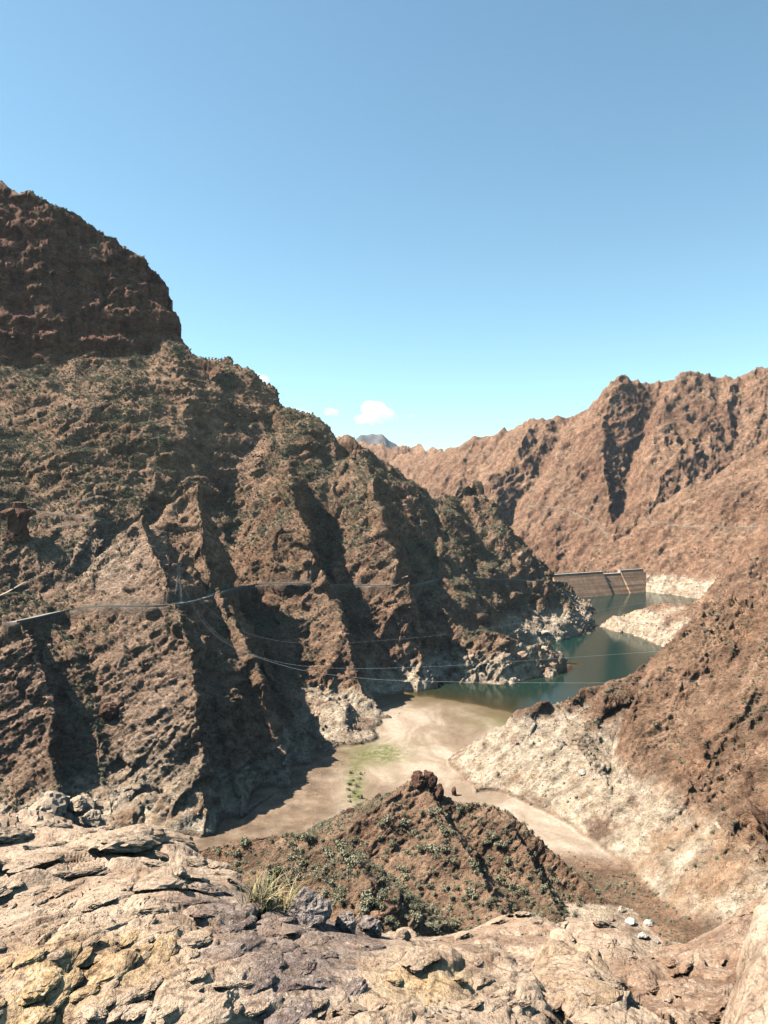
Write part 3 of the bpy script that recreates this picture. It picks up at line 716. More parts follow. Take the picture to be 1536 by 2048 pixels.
mauve = np.clip((KF == 0) * (2.1 * fblob(610, 1900, 130, 110) + fblob(540, 1800, 110, 60) + .8 * fblob(700, 1850, 90, 40) + .6 * fblob(400, 1790, 60, 60)) + .7 * n_ - .15, 0, 1)
ochre = np.clip((KF == 0) * (1.3 * fblob(180, 1930, 200, 70) + 1.4 * fblob(840, 1960, 160, 60) + .9 * fblob(60, 2040, 120, 60)) + (KF == 4) * .5 + (KF == 3) * .25 + .5 * n_ - .15, 0, 1)
fred = np.clip((KF == 2) * .62 + (KF == 1) * .25 * fblob(850, 1880, 200, 30) + (KF == 1) * .2 + .3 * n_, 0, 1) * (KF != 0)
def fg_material(name='near_ledge_rock', fixed=None):
    m, t, b = new_mat(name); q = NB(t); pos = q.pos()
    if fixed is not None: q.att = lambda k: fixed.get(k, 0.0)
    n1 = q.noise(2.2, 7, .68, pos); n2 = q.noise(11, 6, .7, pos); n3 = q.noise(45, 4, .65, pos)
    base = q.ramp(n1, [(.28, (.20, .118, .074)), (.42, (.345, .235, .158)), (.55, (.46, .335, .235)), (.72, (.55, .425, .315))])
    och = q.ramp(n2, [(.3, (.24, .125, .05)), (.5, (.42, .27, .125)), (.68, (.52, .385, .225))])
    col = q.mix(q.m('MULTIPLY', q.att('ochre'), q.ramp(n1, [(.35, .4), (.55, 1.)])), base, och)
    mv = q.ramp(n2, [(.3, (.085, .055, .047)), (.5, (.155, .112, .098)), (.7, (.25, .195, .172))])
    col = q.mix(q.m('MULTIPLY', q.att('mauve'), q.ramp(q.noise(1.1, 6, .7, pos), [(.34, .2), (.52, .95)])), col, mv)
    rd = q.ramp(n2, [(.3, (.075, .038, .025)), (.5, (.175, .088, .05)), (.7, (.28, .165, .098))])
    col = q.mix(q.att('fred'), col, rd)
    col = q.mix(q.ramp(n2, [(.36, .75), (.47, 0.)]), col, (.10, .065, .045))
    lich = q.m('MULTIPLY', q.ramp(q.noise(26, 5, .7, pos), [(.52, 0.), (.62, .8)]), q.ramp(n1, [(.4, 0.), (.6, 1.)]))
    col = q.mix(lich, col, (.50, .40, .30))
    veins = q.ramp(q.vor(3.2, 'DISTANCE_TO_EDGE', vec=q.mix(.16, q.vmul(pos, (1.3, .8, 1)), q.n('ShaderNodeTexNoise').outputs[1])), [(.0, .75), (.035, 0.)])
    col = q.mix(q.m('MULTIPLY', veins, q.ramp(q.noise(1.7, 3), [(.48, 0.), (.6, 1.)])), col, (.09, .06, .045))
    col = q.mix(.45, col, q.ramp(n3, [(.25, .2), (.5, .5), (.75, .82)]), 'OVERLAY')
    col = q.mix(q.m('MULTIPLY', q.att('joint'), .8), col, (.07, .045, .032))
    t.links.new(col, b.inputs['Base Color']); b.inputs['Roughness'].default_value = .88
    h = q.m('ADD', n2, q.m('MULTIPLY', n3, .5))
    h = q.m('ADD', h, q.m('MULTIPLY', q.noise(140, 3, .6, pos), .12))
    t.links.new(q.bump(h, 1.0, .05), b.inputs['Normal']); return m
M_FG = fg_material()
me = np_mesh('rock_ledge', np.stack([FXv, FYv, FZv], -1).reshape(-1, 3), grid_faces(*ZF.shape).reshape(-1, 4), True,
             {k: a.reshape(-1) for k, a in dict(mauve=mauve, ochre=ochre, fred=fred, joint=JOINT).items()})
tag(link('rock_ledge', me, M_FG), kind='structure')
print('foreground', round(time.time() - T0, 1))

# ------------------------------------------------------------------ visible grid vertex seen at (column, row)
RUN = np.minimum.accumulate(HV + (CAMZ - VZ) / VY * F, axis=0)
GV = HV + (CAMZ - VZ) / VY * F
VIS = np.vstack([np.ones((1, GV.shape[1]), bool), GV[1:] <= RUN[:-1] + 6])
def spot(u, v):
    j = int(np.argmin(np.abs(US - u))); i = int(np.argmax(RUN[:, j] <= v))
    return Vector((float(VX[i, j]), float(VY[i, j]), float(VZ[i, j]))), i, j
def fspot(u, v):
    vv = np.minimum.accumulate(fV, axis=0); j = int(np.argmin(np.abs(UF - u))); i = int(np.argmax(vv[:, j] <= v))
    return Vector((float(FXv[i, j]), float(FYv[i, j]), float(FZv[i, j])))

# ------------------------------------------------------------------ rock pieces
def rock_mesh(name, seed, sx=1, sy=1, sz=1, sub=4, block=.5, amp=.32):
    import bmesh
    bm = bmesh.new(); bmesh.ops.create_icosphere(bm, subdivisions=sub, radius=1)
    co = np.array([v.co for v in bm.verts]); fa = np.array([[v.index for v in f.verts] for f in bm.faces]); bm.free()
    r = np.random.default_rng(seed)
    d = np.ones(len(co))
    for _ in range(9):                                   # cut by random planes -> flat broken sides
        nrm = r.normal(size=3); nrm /= np.linalg.norm(nrm); c = r.uniform(.55, .85)
        dot = co @ nrm; d = np.minimum(d, np.where(dot > .05, c / np.maximum(dot, .05), 9))
    p = co * d[:, None]
    h, e = facet(p[:, 0] + seed, p[:, 1], p[:, 2], block, seed % 50)
    fine = perlin(p[:, 0]*5 + seed, p[:, 1]*5, p[:, 2]*5) * .05 + perlin(p[:, 0]*12 + seed, p[:, 1]*12, p[:, 2]*12) * .025
    p = p * (1 + amp * .45 * h - .08 * (e < .07) + fine)[:, None]
    return np_mesh(name, p * [sx, sy, sz], fa, False)
def rock_mat(name, c0, c1, c2, s=1.0):
    m, t, b = new_mat(name); q = NB(t)
    tc = q.n('ShaderNodeTexCoord').outputs['Object']
    n = q.noise(2.0 * s, 7, .7, tc); n2 = q.noise(9 * s, 5, .7, tc)
    col = q.ramp(n, [(.3, c0), (.5, c1), (.7, c2)])
    col = q.mix(q.ramp(n2, [(.36, .6), (.5, 0.)]), col, tuple(x * .35 for x in c0))
    t.links.new(col, b.inputs['Base Color']); b.inputs['Roughness'].default_value = .9
    t.links.new(q.bump(n2, .9, .12), b.inputs['Normal']); return m
M_RPALE = rock_mat('pale_rock', (.24, .17, .115), (.37, .28, .20), (.46, .37, .28))
M_RWHITE = rock_mat('bleached_rock', (.30, .25, .20), (.41, .355, .295), (.48, .43, .37))
M_RGREY = rock_mat('grey_rock', (.15, .11, .092), (.27, .215, .185), (.36, .30, .26))
M_RRED = rock_mat('red_brown_rock', (.055, .028, .02), (.115, .058, .038), (.18, .10, .068))
M_RTAN = rock_mat('tan_rock', (.15, .10, .07), (.26, .185, .13), (.35, .265, .195))
def boulder(loc, sx, sy, sz, mat, label, seed, sink=.25, name='boulder', rz=None):
    o = link(name, rock_mesh(name, seed, sx, sy, sz), mat)
    o.location = (loc[0], loc[1], loc[2] + sz * (1 - sink) * .7); o.rotation_euler = (random.uniform(-.15, .15), random.uniform(-.15, .15), rz if rz is not None else random.uniform(0, 6))
    return tag(o, label, 'boulder')
def land_boulder(u, v, wpx, hpx, mat, label, seed, **kw):
    p, i, j = spot(u, v); k = p.y / F
    return boulder(p, wpx * k / 2, wpx * k / 2 * .9, hpx * k / 2, mat, label, seed, rz=0.0 if 'rz' not in kw else kw.pop('rz'), **kw)
for a in [(92,1640,84,74,M_RPALE,'big flat-faced pale boulder in the left gully above the near ledge',21),
          (157,1622,40,38,M_RPALE,'rounded tan boulder resting on top of the boulder pair in the left gully',22),
          (186,1652,46,44,M_RPALE,'tilted oblong pale boulder, lower one of the pair in the left gully',23),
          (186,1606,18,14,M_RWHITE,'small white stone right of the rounded gully boulder',24),
          (1287,1876,26,17,M_RWHITE,'brightest white boulder at the bottom of the dry stream bed',31),
          (1262,1850,24,17,M_RWHITE,'large white boulder in mid stream bed above the brightest one',32),
          (1243,1824,18,13,M_RPALE,'pale boulder at the upper end of the stream bed boulders',33),
          (1298,1850,20,12,M_RWHITE,'flat white boulder on the right bank of the dry stream bed',34),
          (1222,1842,15,11,M_RTAN,'tan stone at the left bank of the dry stream bed',35),
          (1312,1886,14,10,M_RGREY,'grey stone below and right of the brightest stream boulder',36),
          (908,1592,13,24,M_RRED,'small dark upright rock on the hill right of its peak',41),
          (1164,1548,16,12,M_RWHITE,'lone white block high on the bleached band of the right hillside',42),
          (696,1628,22,16,M_RRED,'dark rock on the left shoulder of the middle hill',43),
          (756,1598,16,15,M_RRED,'dark rock just left below the middle hill peak',44),
          (215,1440,40,44,M_RRED,'dark red-brown rock knob among the shrubs of the left gully',45),
          (1092,1270,24,8,M_RWHITE,'thin white rock at the water edge between the two promontories',46)]:
    land_boulder(*a)
# the knob that crowns the middle hill: three broken rocks
for a in [(838,1574,34,40,M_RRED,'left rock of the jagged knob crowning the middle hill',51),(860,1576,36,46,M_RRED,'highest rock of the jagged knob crowning the middle hill',52),(878,1598,24,40,M_RRED,'right rock of the jagged knob crowning the middle hill',53)]:
    land_boulder(*a)
# rocks lying on the near ledge
for u, v, wp, hp, mt, lb, sd_ in [(612,1842,92,86,M_RGREY,'angular grey boulder behind the crest of the near ledge, right of the grass tuft',61),
          (686,1866,44,60,M_RGREY,'grey stone with a white face right of the angular grey boulder',62),
          (742,1872,62,50,M_RGREY,'low brown-grey block on the ledge crest, third from the grass tuft',63),
          (352,1752,34,26,M_RPALE,'small pale loose block on the left part of the near ledge',64),
          (806,1880,36,24,M_RTAN,'small tan stone on the ledge crest right of the low block',65)]:
    p = fspot(u, v); k = p.y / F
    boulder(p, wp*k/2, wp*k/2*.8, hp*k/2, mt, lb, sd_, .3, rz=.2)
# rock tower on the left slope
def rock_tower():
    p, i, j = spot(35, 1078); k = p.y / F; r = 24 * k; H = 76 * k
    root = empty('rock_tower', (p.x, p.y, p.z - 2)); tag(root, 'dark red rock tower with an overhanging cap on the left slope', 'rock tower')
    nA, nH = 72, 46; th = np.linspace(0, 2*math.pi, nA, endpoint=False); hh = np.linspace(0, 1, nH)
    T, Hh = np.meshgrid(th, hh)
    def shell(name, rad, z0, z1, seed):
        x = rad(Hh) * np.cos(T); y = rad(Hh) * np.sin(T); z = z0 + (z1 - z0) * Hh
        fa, e = facet(x + seed, y, z * .45, r * .5, seed); n = 1 + .34 * fa - .06 * (e < .08) + .09 * perlin(x/2, y/2, z/9) + .04 * perlin(x/1.2, y/1.2, z/1.2)
        V = np.stack([x * n, y * n, z], -1).reshape(-1, 3); ii = np.arange(nA); fs = []
        for q_ in range(nH - 1): fs.append(np.stack([q_*nA+ii, q_*nA+(ii+1) % nA, (q_+1)*nA+(ii+1) % nA, (q_+1)*nA+ii], 1))
        V = np.vstack([V, [0, 0, z1 + r * .1]]); me = np_mesh(name, V, np.concatenate(fs), False)
        import bmesh
        bm = bmesh.new(); bm.from_mesh(me); bm.verts.ensure_lookup_table(); base = (nH-1) * nA
        for a in range(nA): bm.faces.new((bm.verts[base+a], bm.verts[base+(a+1) % nA], bm.verts[-1]))
        bm.to_mesh(me); bm.free(); return link(name, me, M_RRED, root)
    shell('column', lambda h: r * (.95 - .16 * np.sin(h * 3.0)), 0, H * .72, 5)
    shell('cap', lambda h: r * (.72 + .42 * np.sin(np.clip(h * 1.25 + .25, 0, 1) * math.pi) ** .7 - .2 * h), H * .66, H, 9)
rock_tower()

# broken slabs and blocks that make up the ledge
M_SLAB = [fg_material('ledge_slab_tan', {'ochre': .15, 'mauve': .15}), fg_material('ledge_slab_mauve', {'mauve': 1.0}), fg_material('ledge_slab_ochre', {'ochre': .9}), fg_material('ledge_slab_red', {'fred': .6})]
LEDGE = bpy.data.objects['rock_ledge']
def slab_mesh(seed):
    r = np.random.default_rng(seed); me = rock_mesh('rock_slab', seed, 1, 1, 1, sub=4, block=.55, amp=.22)
    return me
SLABS = []
for k in range(9):
    base = slab_mesh(400 + k)
    row = []
    for mt in M_SLAB:
        c = base.copy(); c.materials.clear(); c.materials.append(mt); row.append(c)
    SLABS.append(row)
sn1, sn2, sn3 = box_blur(fnx, 6), box_blur(fny, 6), box_blur(fnz, 6)
FVR = np.minimum.accumulate(fV, axis=0)
placed = []
tries = 0
while len(placed) < 250 and tries < 9000:
    tries += 1
    u = random.uniform(-30, 1560); v = random.uniform(1640, 2070)
    jj = int(np.argmin(np.abs(UF - u))); ii = int(np.argmax(FVR[:, jj] <= v))
    k = KF[ii, jj]
    if ii < 3 or YF[ii, jj] > 16 or k in (3, 5): continue
    k = KF[ii, jj]; big = random.random()
    wpx = (random.uniform(70, 150) if big < .3 else random.uniform(28, 70)) * (.8 if YF[ii, jj] > 9 else 1.0)
    dens = .35 if (k == 0 and u > 640) or k in (3, 5) else 1.0
    if random.random() > dens: continue
    if any((u-a)**2 + ((v-b)*1.5)**2 < (.36 * (wpx + c))**2 for a, b, c in placed): continue
    placed.append((u, v, wpx))
    p = Vector((float(FXv[ii, jj]), float(FYv[ii, jj]), float(FZv[ii, jj]))); sc_ = wpx * p.y / F / 2
    n = Vector((float(sn1[ii, jj]), float(sn2[ii, jj]), float(sn3[ii, jj]))).normalized()
    mi = 3 if k == 2 else (1 if mauve[ii, jj] > random.uniform(.15, .5) else (2 if ochre[ii, jj] > random.uniform(.35, .9) else 0))
    o = bpy.data.objects.new('rock_slab', SLABS[random.randrange(9)][mi]); COL.objects.link(o); o.parent = LEDGE
    yaw = Matrix.Rotation(R(76) + random.gauss(0, .25), 4, 'Z')          # long axis up to the right, along the cleavage
    tilt = Matrix.Rotation(random.gauss(.10, .13), 4, 'Y') @ Matrix.Rotation(random.gauss(0, .13), 4, 'X')
    th = sc_ * random.uniform(.3, .5)
    o.matrix_world = Matrix.Translation(p - n * th * random.uniform(.25, .6)) @ n.to_track_quat('Z', 'Y').to_matrix().to_4x4() @ Matrix.Rotation(0, 4, 'Z') @ yaw @ tilt @ Matrix.Diagonal((sc_ * random.uniform(1.3, 1.9), sc_ * random.uniform(.75, 1.05), th, 1))
print('slabs', len(placed))
# ------------------------------------------------------------------ shrubs
def leaf_mat(name, c0, c1):
    m, t, b = new_mat(name); q = NB(t)
    oi = q.n('ShaderNodeObjectInfo').outputs['Random']; n = q.noise(3.0, 3, .6, q.n('ShaderNodeTexCoord').outputs['Object'])
    f = q.m('ADD', q.m('MULTIPLY', oi, .6), q.m('MULTIPLY', n, .5), True)
    t.links.new(q.mix(f, c0, c1), b.inputs['Base Color']); b.inputs['Roughness'].default_value = .75
    return m
M_LEAF = leaf_mat('grey_green_leaves', (.13, .122, .066), (.29, .27, .175))
M_TWIG = simple_mat('woody_stem', (.10, .075, .055), (.17, .13, .10), 6)
def shrub_meshes(seed, n=300, leaf=.13):
    r = np.random.default_rng(seed)
    # lumps of foliage inside a dome of radius 1
    cen = r.normal(size=(9, 3)) * [.36, .36, .2] + [0, 0, .5]
    V = []; Fc = []
    for i in range(n):
        c = cen[r.integers(9)]; d = r.normal(size=3); d /= np.linalg.norm(d); p = c + d * r.uniform(.22, .42)
        if p[2] < .02: p[2] = abs(p[2]) + .05
        a = r.normal(size=3); a -= d * (a @ d) * .6; a /= np.linalg.norm(a); bb = np.cross(a, d + r.normal(size=3) * .5); bb /= np.linalg.norm(bb)
        s = leaf * r.uniform(.6, 1.3); b0 = len(V)
        V += [p - a*s, p - bb*s*.6, p + a*s, p + bb*s*.6]; Fc.append([b0, b0+1, b0+2, b0+3])
    fol = np_mesh('foliage', np.array(V), np.array(Fc), False); fol.materials.append(M_LEAF)
    mb = MB()
    for i in range(6):
        an = i * 1.05 + r.uniform(0, .5); mb.bar((0, 0, -.3), (.38*math.cos(an), .38*math.sin(an), .55), .05)
    o = mb.build('stem', M_TWIG); st = o.data; bpy.data.objects.remove(o)
    return fol, st
SHRUBS = [shrub_meshes(s) for s in (1, 2, 3, 4, 5)]
def shrub(loc, r, k, label, group):
    root = empty('shrub', loc, random.uniform(0, 6)); root.scale = (r, r * random.uniform(.85, 1.1), r * random.uniform(.8, 1.15))
    for nm, me in zip(('foliage', 'stem'), SHRUBS[k % 5]):
        o = bpy.data.objects.new(nm, me); COL.objects.link(o); o.parent = root
    return tag(root, label, 'shrub', group)
def scatter_uv(inside, n, dmin, tries=12000):
    out = []
    for _ in range(tries):
        u, v = inside()
        if all((u-a)**2 + (v-b)**2 > dmin**2 for a, b in out): out.append((u, v))
        if len(out) >= n: break
    return out
def in_poly(pts):
    xs = [p[0] for p in pts]; ys = [p[1] for p in pts]
    def f():
        while True:
            u = random.uniform(min(xs), max(xs)); v = random.uniform(min(ys), max(ys)); c = False
            for (x1, y1), (x2, y2) in zip(pts, pts[1:] + pts[:1]):
                if (y1 > v) != (y2 > v) and u < (x2-x1)*(v-y1)/(y2-y1)+x1: c = not c
            if c: return u, v
    return f
HILLP = [(420,1700),(560,1672),(640,1680),(700,1690),(740,1650),(830,1620),(880,1600),(950,1625),(1050,1690),(1130,1760),(1190,1815),(1150,1845),(900,1870),(760,1860),(600,1790),(480,1760)]
cnt = 0
def hill_zone(u, v):
    if u < 700: return 'grey-green shrub on the low left lobe of the middle hill behind the grass tuft', 'shrubs on the left lobe of the hill'
    if v < 1690: return 'grey-green shrub high on the middle hill just below its rocky knob', 'shrubs below the hill knob'
    if u > 1010: return 'grey-green shrub on the lower right flank of the middle hill above the stream bed', 'shrubs on the right flank of the hill'
    return 'grey-green shrub on the steep lower front of the middle hill above the near ledge', 'shrubs on the lower hill front'
for u, v in scatter_uv(in_poly(HILLP), 190, 11):
    p, i, j = spot(u, v); cnt += 1
    shrub(p, random.uniform(1.0, 2.0) if random.random() < .8 else random.uniform(2.0, 2.8), cnt, *hill_zone(u, v))
GULP = [(90,1270),(150,1310),(190,1400),(235,1480),(215,1560),(120,1640),(20,1640),(30,1590),(130,1560),(140,1420)]
for u, v in scatter_uv(in_poly(GULP), 80, 10):
    p, i, j = spot(u, v); cnt += 1
    shrub(p, random.uniform(1.0, 2.2), cnt, 'dark olive shrub in the deep gully between the two left rock slabs', 'shrubs in the left gully')
for u, v in scatter_uv(in_poly([(700,1545),(722,1540),(728,1600),(712,1620),(696,1605)]), 12, 8):
    p, i, j = spot(u, v); cnt += 1
    shrub(p, random.uniform(1.0, 1.9), cnt, 'fresh green shrub in the strip across the dry lake bed', 'shrubs on the lake bed')
for u, v in scatter_uv(in_poly([(1320,1700),(1500,1550),(1500,1700),(1400,1760)]), 8, 30):
    p, i, j = spot(u, v); cnt += 1
    shrub(p, random.uniform(.8, 1.7), cnt, 'scattered dry shrub low on the reddish right hillside', 'shrubs on the right hillside')

# ------------------------------------------------------------------ countless far shrubs and stones, instanced
def gn_scatter(name, pts, scl, src, zscale=1.0):
    me = bpy.data.meshes.new(name); me.vertices.add(len(pts)); me.vertices.foreach_set('co', np.ascontiguousarray(pts, np.float32).ravel())
    at = me.attributes.new('s', 'FLOAT', 'POINT'); at.data.foreach_set('value', np.ascontiguousarray(scl, np.float32))
    o = link(name, me)
    ng = bpy.data.node_groups.new(name, 'GeometryNodeTree'); ng.interface.new_socket('Geometry', in_out='INPUT', socket_type='NodeSocketGeometry'); ng.interface.new_socket('Geometry', in_out='OUTPUT', socket_type='NodeSocketGeometry')
    N = ng.nodes; L = ng.links
    gi = N.new('NodeGroupInput'); go = N.new('NodeGroupOutput'); ip = N.new('GeometryNodeInstanceOnPoints')
    L.new(gi.outputs[0], ip.inputs['Points'])
    jg = N.new('GeometryNodeJoinGeometry')
    g2i = N.new('GeometryNodeGeometryToInstance')
    for s in src:
        oi = N.new('GeometryNodeObjectInfo'); oi.inputs['Object'].default_value = s; oi.inputs['As Instance'].default_value = True
        L.new(oi.outputs['Geometry'], jg.inputs[0])
    L.new(jg.outputs[0], ip.inputs['Instance']); ip.inputs['Pick Instance'].default_value = True
    rv = N.new('FunctionNodeRandomValue'); rv.data_type = 'FLOAT_VECTOR'; rv.inputs[1].default_value = (.25, .25, 6.28)
    L.new(rv.outputs[0], ip.inputs['Rotation'])
    na = N.new('GeometryNodeInputNamedAttribute'); na.data_type = 'FLOAT'; na.inputs['Name'].default_value = 's'
    L.new(na.outputs[0], ip.inputs['Scale']); L.new(ip.outputs[0], go.inputs[0])
    md = o.modifiers.new('scatter', 'NODES'); md.node_group = ng
    return tag(o, kind='stuff')
def sample(weight, n):
    wgt = (weight * VIS).ravel().copy(); wgt[wgt < 0] = 0; p = wgt / wgt.sum()
    idx = rng.choice(len(p), size=n, replace=False, p=p)
    return np.stack([VX.ravel()[idx], VY.ravel()[idx], VZ.ravel()[idx]], 1), idx
cell = np.abs(np.gradient(XG, axis=1) * np.gradient(YR, axis=0))
inview = (UG > -40) & (UG < 1576)
clump = np.clip(.5 + .8 * fbm2(XG, YR, 26, 4, 12.2), .03, 1.3)
shr_src = [o for o in COL.objects if o.name.startswith('foliage')][:5]
wv = cell * veg ** 1.5 * clump * inview * np.where(REG == LEFT, 1.0, np.where(REG == HILL, .8, np.where(REG == RIGHT, 1.3, np.where(REG == 0, .03, .12)))) * (YR < 2300) * (ROCKY > .8)
pts, idx = sample(wv, 46000)
px1 = YR.ravel()[idx] / F * 2
sz = np.clip(rng.lognormal(-.5, .42, len(idx)), .25, 2.0) * np.clip(.5 + YR.ravel()[idx] / 900, .65, 1.4)
gn_scatter('ground_shrubs', pts - [0, 0, .1], sz, shr_src)
# stones
M_RTER = rock_mat('slope_stones', (.08, .047, .032), (.165, .098, .064), (.25, .165, .115))
def stone_src(mt, lab, u, v, seed, s):
    p, i, j = spot(u, v); o = link('boulder', rock_mesh('boulder', seed, 1, .9, .75, sub=2), mt); o.location = p; o.scale = (s, s, s)
    return tag(o, lab, 'boulder')
s1 = stone_src(M_RTER, 'brown block lying in the middle of the right hillside', 1402, 1580, 71, 1.3)
s2 = stone_src(M_RTER, 'brown block half buried near the foot of the right hillside', 1350, 1660, 72, 1.2)
M_RBANK = rock_mat('bank_stones', (.17, .12, .082), (.28, .21, .15), (.38, .30, .225))
s3 = stone_src(M_RBANK, 'pale tan block on the bleached bank right of the stream bed', 1345, 1770, 73, 1.1)
s4 = stone_src(M_RBANK, 'pale block on the rubble fan left of the lake bed', 690, 1440, 74, 1.4)
wr = cell * inview * np.where(REG == RIGHT, 1.6, np.where(REG == HILL, 1.0, np.where(REG == LEFT, .6, np.where(REG == SPIT, .5, .12)))) * (1 - sand) * (1 - ring) * (YR < 1700) * (ROCKY > .8) * np.clip(.3 + fbm2(XG, YR, 20, 3, 31.), .02, 1.2)
pts, idx = sample(wr, 17000)
gn_scatter('loose_stones', pts, np.clip(rng.lognormal(-.9, .5, len(idx)), .15, 2.4) * np.clip(YR.ravel()[idx] / 420, .6, 2.2), [s1, s2])
wr = cell * inview * (ring + .5 * blob(700, 1440, 60, 40) + 1.2 * blob(560, 1540, 90, 30) + .6 * blob(1290, 1850, 60, 50) + .9 * ((REG == 0) & (YR < 320) & (XG > 40))) * (VZ > .3) * (YR < 1400)
pts, idx = sample(wr, 8000)
gn_scatter('bleached_stones', pts, np.clip(rng.lognormal(-1.3, .6, len(idx)), .1, 1.8) * np.clip(YR.ravel()[idx] / 380, .6, 2.0), [s3, s4])
pf = (((KF <= 4) & (YF < 16) & (UFg > -30) & (UFg < 1566)) * (.15 + JOINT) * np.clip(fbm2(XF, YF, .9, 3, 5.5) + .1, 0, 1) * YF).ravel(); pf = pf / pf.sum()
gi_ = rng.choice(len(pf), size=1500, replace=False, p=pf)
grit_src = [o for o in COL.objects if o.get('label', '').startswith('small tan stone on the ledge crest')]
gn_scatter('ledge_grit', np.stack([FXv.ravel()[gi_], FYv.ravel()[gi_], FZv.ravel()[gi_]], 1), np.clip(rng.lognormal(-1.9, .55, len(gi_)), .05, .5), grit_src)
print('scatter', round(time.time() - T0, 1))

# ------------------------------------------------------------------ grass tuft on the ledge
def grass_tuft(u, v, hpx, n, label, seed, spread=.5):
    p = fspot(u, v); H = hpx * p.y / F; r = np.random.default_rng(seed)
    root = empty('grass_tuft', (p.x, p.y, p.z - .03)); tag(root, label, 'grass tuft')
    V = []; Fc = []; Vg = []; Fg = []
    for i in range(n):
        a = r.uniform(0, 6.28); lean = r.uniform(.1, 1.0) * spread; L = H * r.uniform(.55, 1.15); w0 = r.uniform(.0025, .006)
        bx_, by_ = r.normal(size=2) * H * .22; dx, dy = math.cos(a), math.sin(a); dry = r.random() < .68
        VV, FF = (V, Fc) if dry else (Vg, Fg); b0 = len(VV)
        for k in range(6):
            t = k / 5; out = lean * L * t ** 1.6; up = L * t * (1 - .35 * lean * t * t); w_ = w0 * (1 - .9 * t)
            c = np.array([bx_ + dx * out, by_ + dy * out, up]); sv = np.array([-dy, dx, .2]) * w_
            VV += [c - sv, c + sv]
            if k: FF.append([b0+2*k-2, b0+2*k-1, b0+2*k+1, b0+2*k])
    link('dry_blades', np_mesh('dry_blades', np.array(V), np.array(Fc), False), simple_mat('straw', (.30, .23, .12), (.45, .37, .22), 9), root)
    link('green_blades', np_mesh('green_blades', np.array(Vg), np.array(Fg), False), simple_mat('green_grass', (.13, .13, .035), (.28, .24, .08), 9), root)
grass_tuft(512, 1812, 66, 220, 'tuft of dry straw-coloured grass behind the crest of the near ledge', 5, 1.15)
grass_tuft(560, 1815, 60, 50, 'smaller thin grass tuft leaning right beside the big straw tuft', 6, 1.2)

# ------------------------------------------------------------------ pylon and power cables
M_STEEL = simple_mat('galvanised_steel', (.13, .12, .11), (.20, .19, .18), 3, .6)
M_CABLE = simple_mat('bare_aluminium_cable', (.26, .26, .25), (.36, .36, .35), 2, .5)
def pylon():
    p, i, j = spot(357, 1207); Hh = 72 * p.y / F; W0, W1 = 4.6, 1.1
    root = empty('power_pylon', (p.x, p.y, p.z)); tag(root, 'steel lattice power pylon standing beside the mountain road', 'pylon')
    def corner(k, z):
        w_ = (W0 + (W1 - W0) * min(z / (Hh * .8), 1)) / 2; sx, sy = ((-1,-1),(1,-1),(1,1),(-1,1))[k % 4]; return (sx*w_, sy*w_, z)
    MB().box((0, 0, -.2), (6.4, 6.4, 2.2)).build('plinth', M_CONC, root)
    for k in range(4):
        MB().bar(corner(k, .8), corner(k, Hh * .8), .22).bar(corner(k, Hh * .8), corner(k, Hh), .2).build('leg', M_STEEL, root)
    nz_ = 9; zs = [.8 + (Hh - .8) * (1 - (1 - q / nz_) ** 1.25) for q in range(nz_ + 1)]
    for a, b in zip(zs[:-1], zs[1:]):
        for k in range(4):
            MB().bar(corner(k, a), corner(k+1, b), .12).bar(corner(k+1, a), corner(k, b), .12).build('cross_brace', M_STEEL, root)
    for q, z in enumerate((Hh * .72, Hh * .84, Hh * .96)):
        MB().bar((-3.4 + q*.4, 0, z), (3.4 - q*.4, 0, z), .2).bar((-3.4+q*.4, 0, z), (0, 0, z+1.2), .1).bar((3.4-q*.4, 0, z), (0, 0, z+1.2), .1).build('crossarm', M_STEEL, root)
    return p, Hh
pp, pH = pylon()
def cable(uvY, label, rad):
    pts = smooth_line([P(*a) for a in uvY], 60, 6)
    cu = bpy.data.curves.new('power_cable', 'CURVE'); cu.dimensions = '3D'; cu.bevel_depth = rad; cu.bevel_resolution = 2
    s = cu.splines.new('POLY'); s.points.add(len(pts) - 1)
    s.points.foreach_set('co', np.column_stack([pts, np.ones(len(pts))]).ravel())
    s.points.foreach_set('radius', np.clip(np.linspace(.25, 3.2, len(pts)), .25, 1.0))
    o = bpy.data.objects.new('power_cable', cu); COL.objects.link(o); cu.materials.append(M_CABLE)
    dg = bpy.context.evaluated_depsgraph_get(); me = bpy.data.meshes.new_from_object(o.evaluated_get(dg)); bpy.data.objects.remove(o)
    return tag(link('power_cable', me, M_CABLE), label, 'cable')
Yp = pp.y
cable([(358,1146,Yp),(410,1232,Yp-8),(505,1278,Yp-15),(600,1290,Yp-15),(735,1284,Yp),(850,1274,Yp+20),(930,1265,Yp+40),(1070,1240,Yp+80),(1290,1205,Yp+170),(1420,1184,Yp+260)], 'uppermost sagging power cable running right across the upper water towards the dam', .05)
cable([(357,1150,Yp),(410,1258,Yp-12),(480,1302,Yp-20),(560,1328,Yp-25),(640,1336,Yp-28),(720,1338,Yp-30),(880,1333,Yp-30),(1100,1318,Yp-25),(1310,1303,Yp-20),(1460,1290,Yp-25),(1620,1275,Yp-40)], 'middle sagging power cable crossing the narrow water below the tongue of land', .05)
cable([(356,1154,Yp),(410,1262,Yp-18),(480,1304,Yp-30),(600,1342,Yp-45),(750,1360,Yp-60),(960,1365,Yp-75),(1220,1366,Yp-95),(1400,1362,Yp-110),(1620,1350,Yp-130)], 'lowest sagging power cable crossing just above the near water edge', .045)

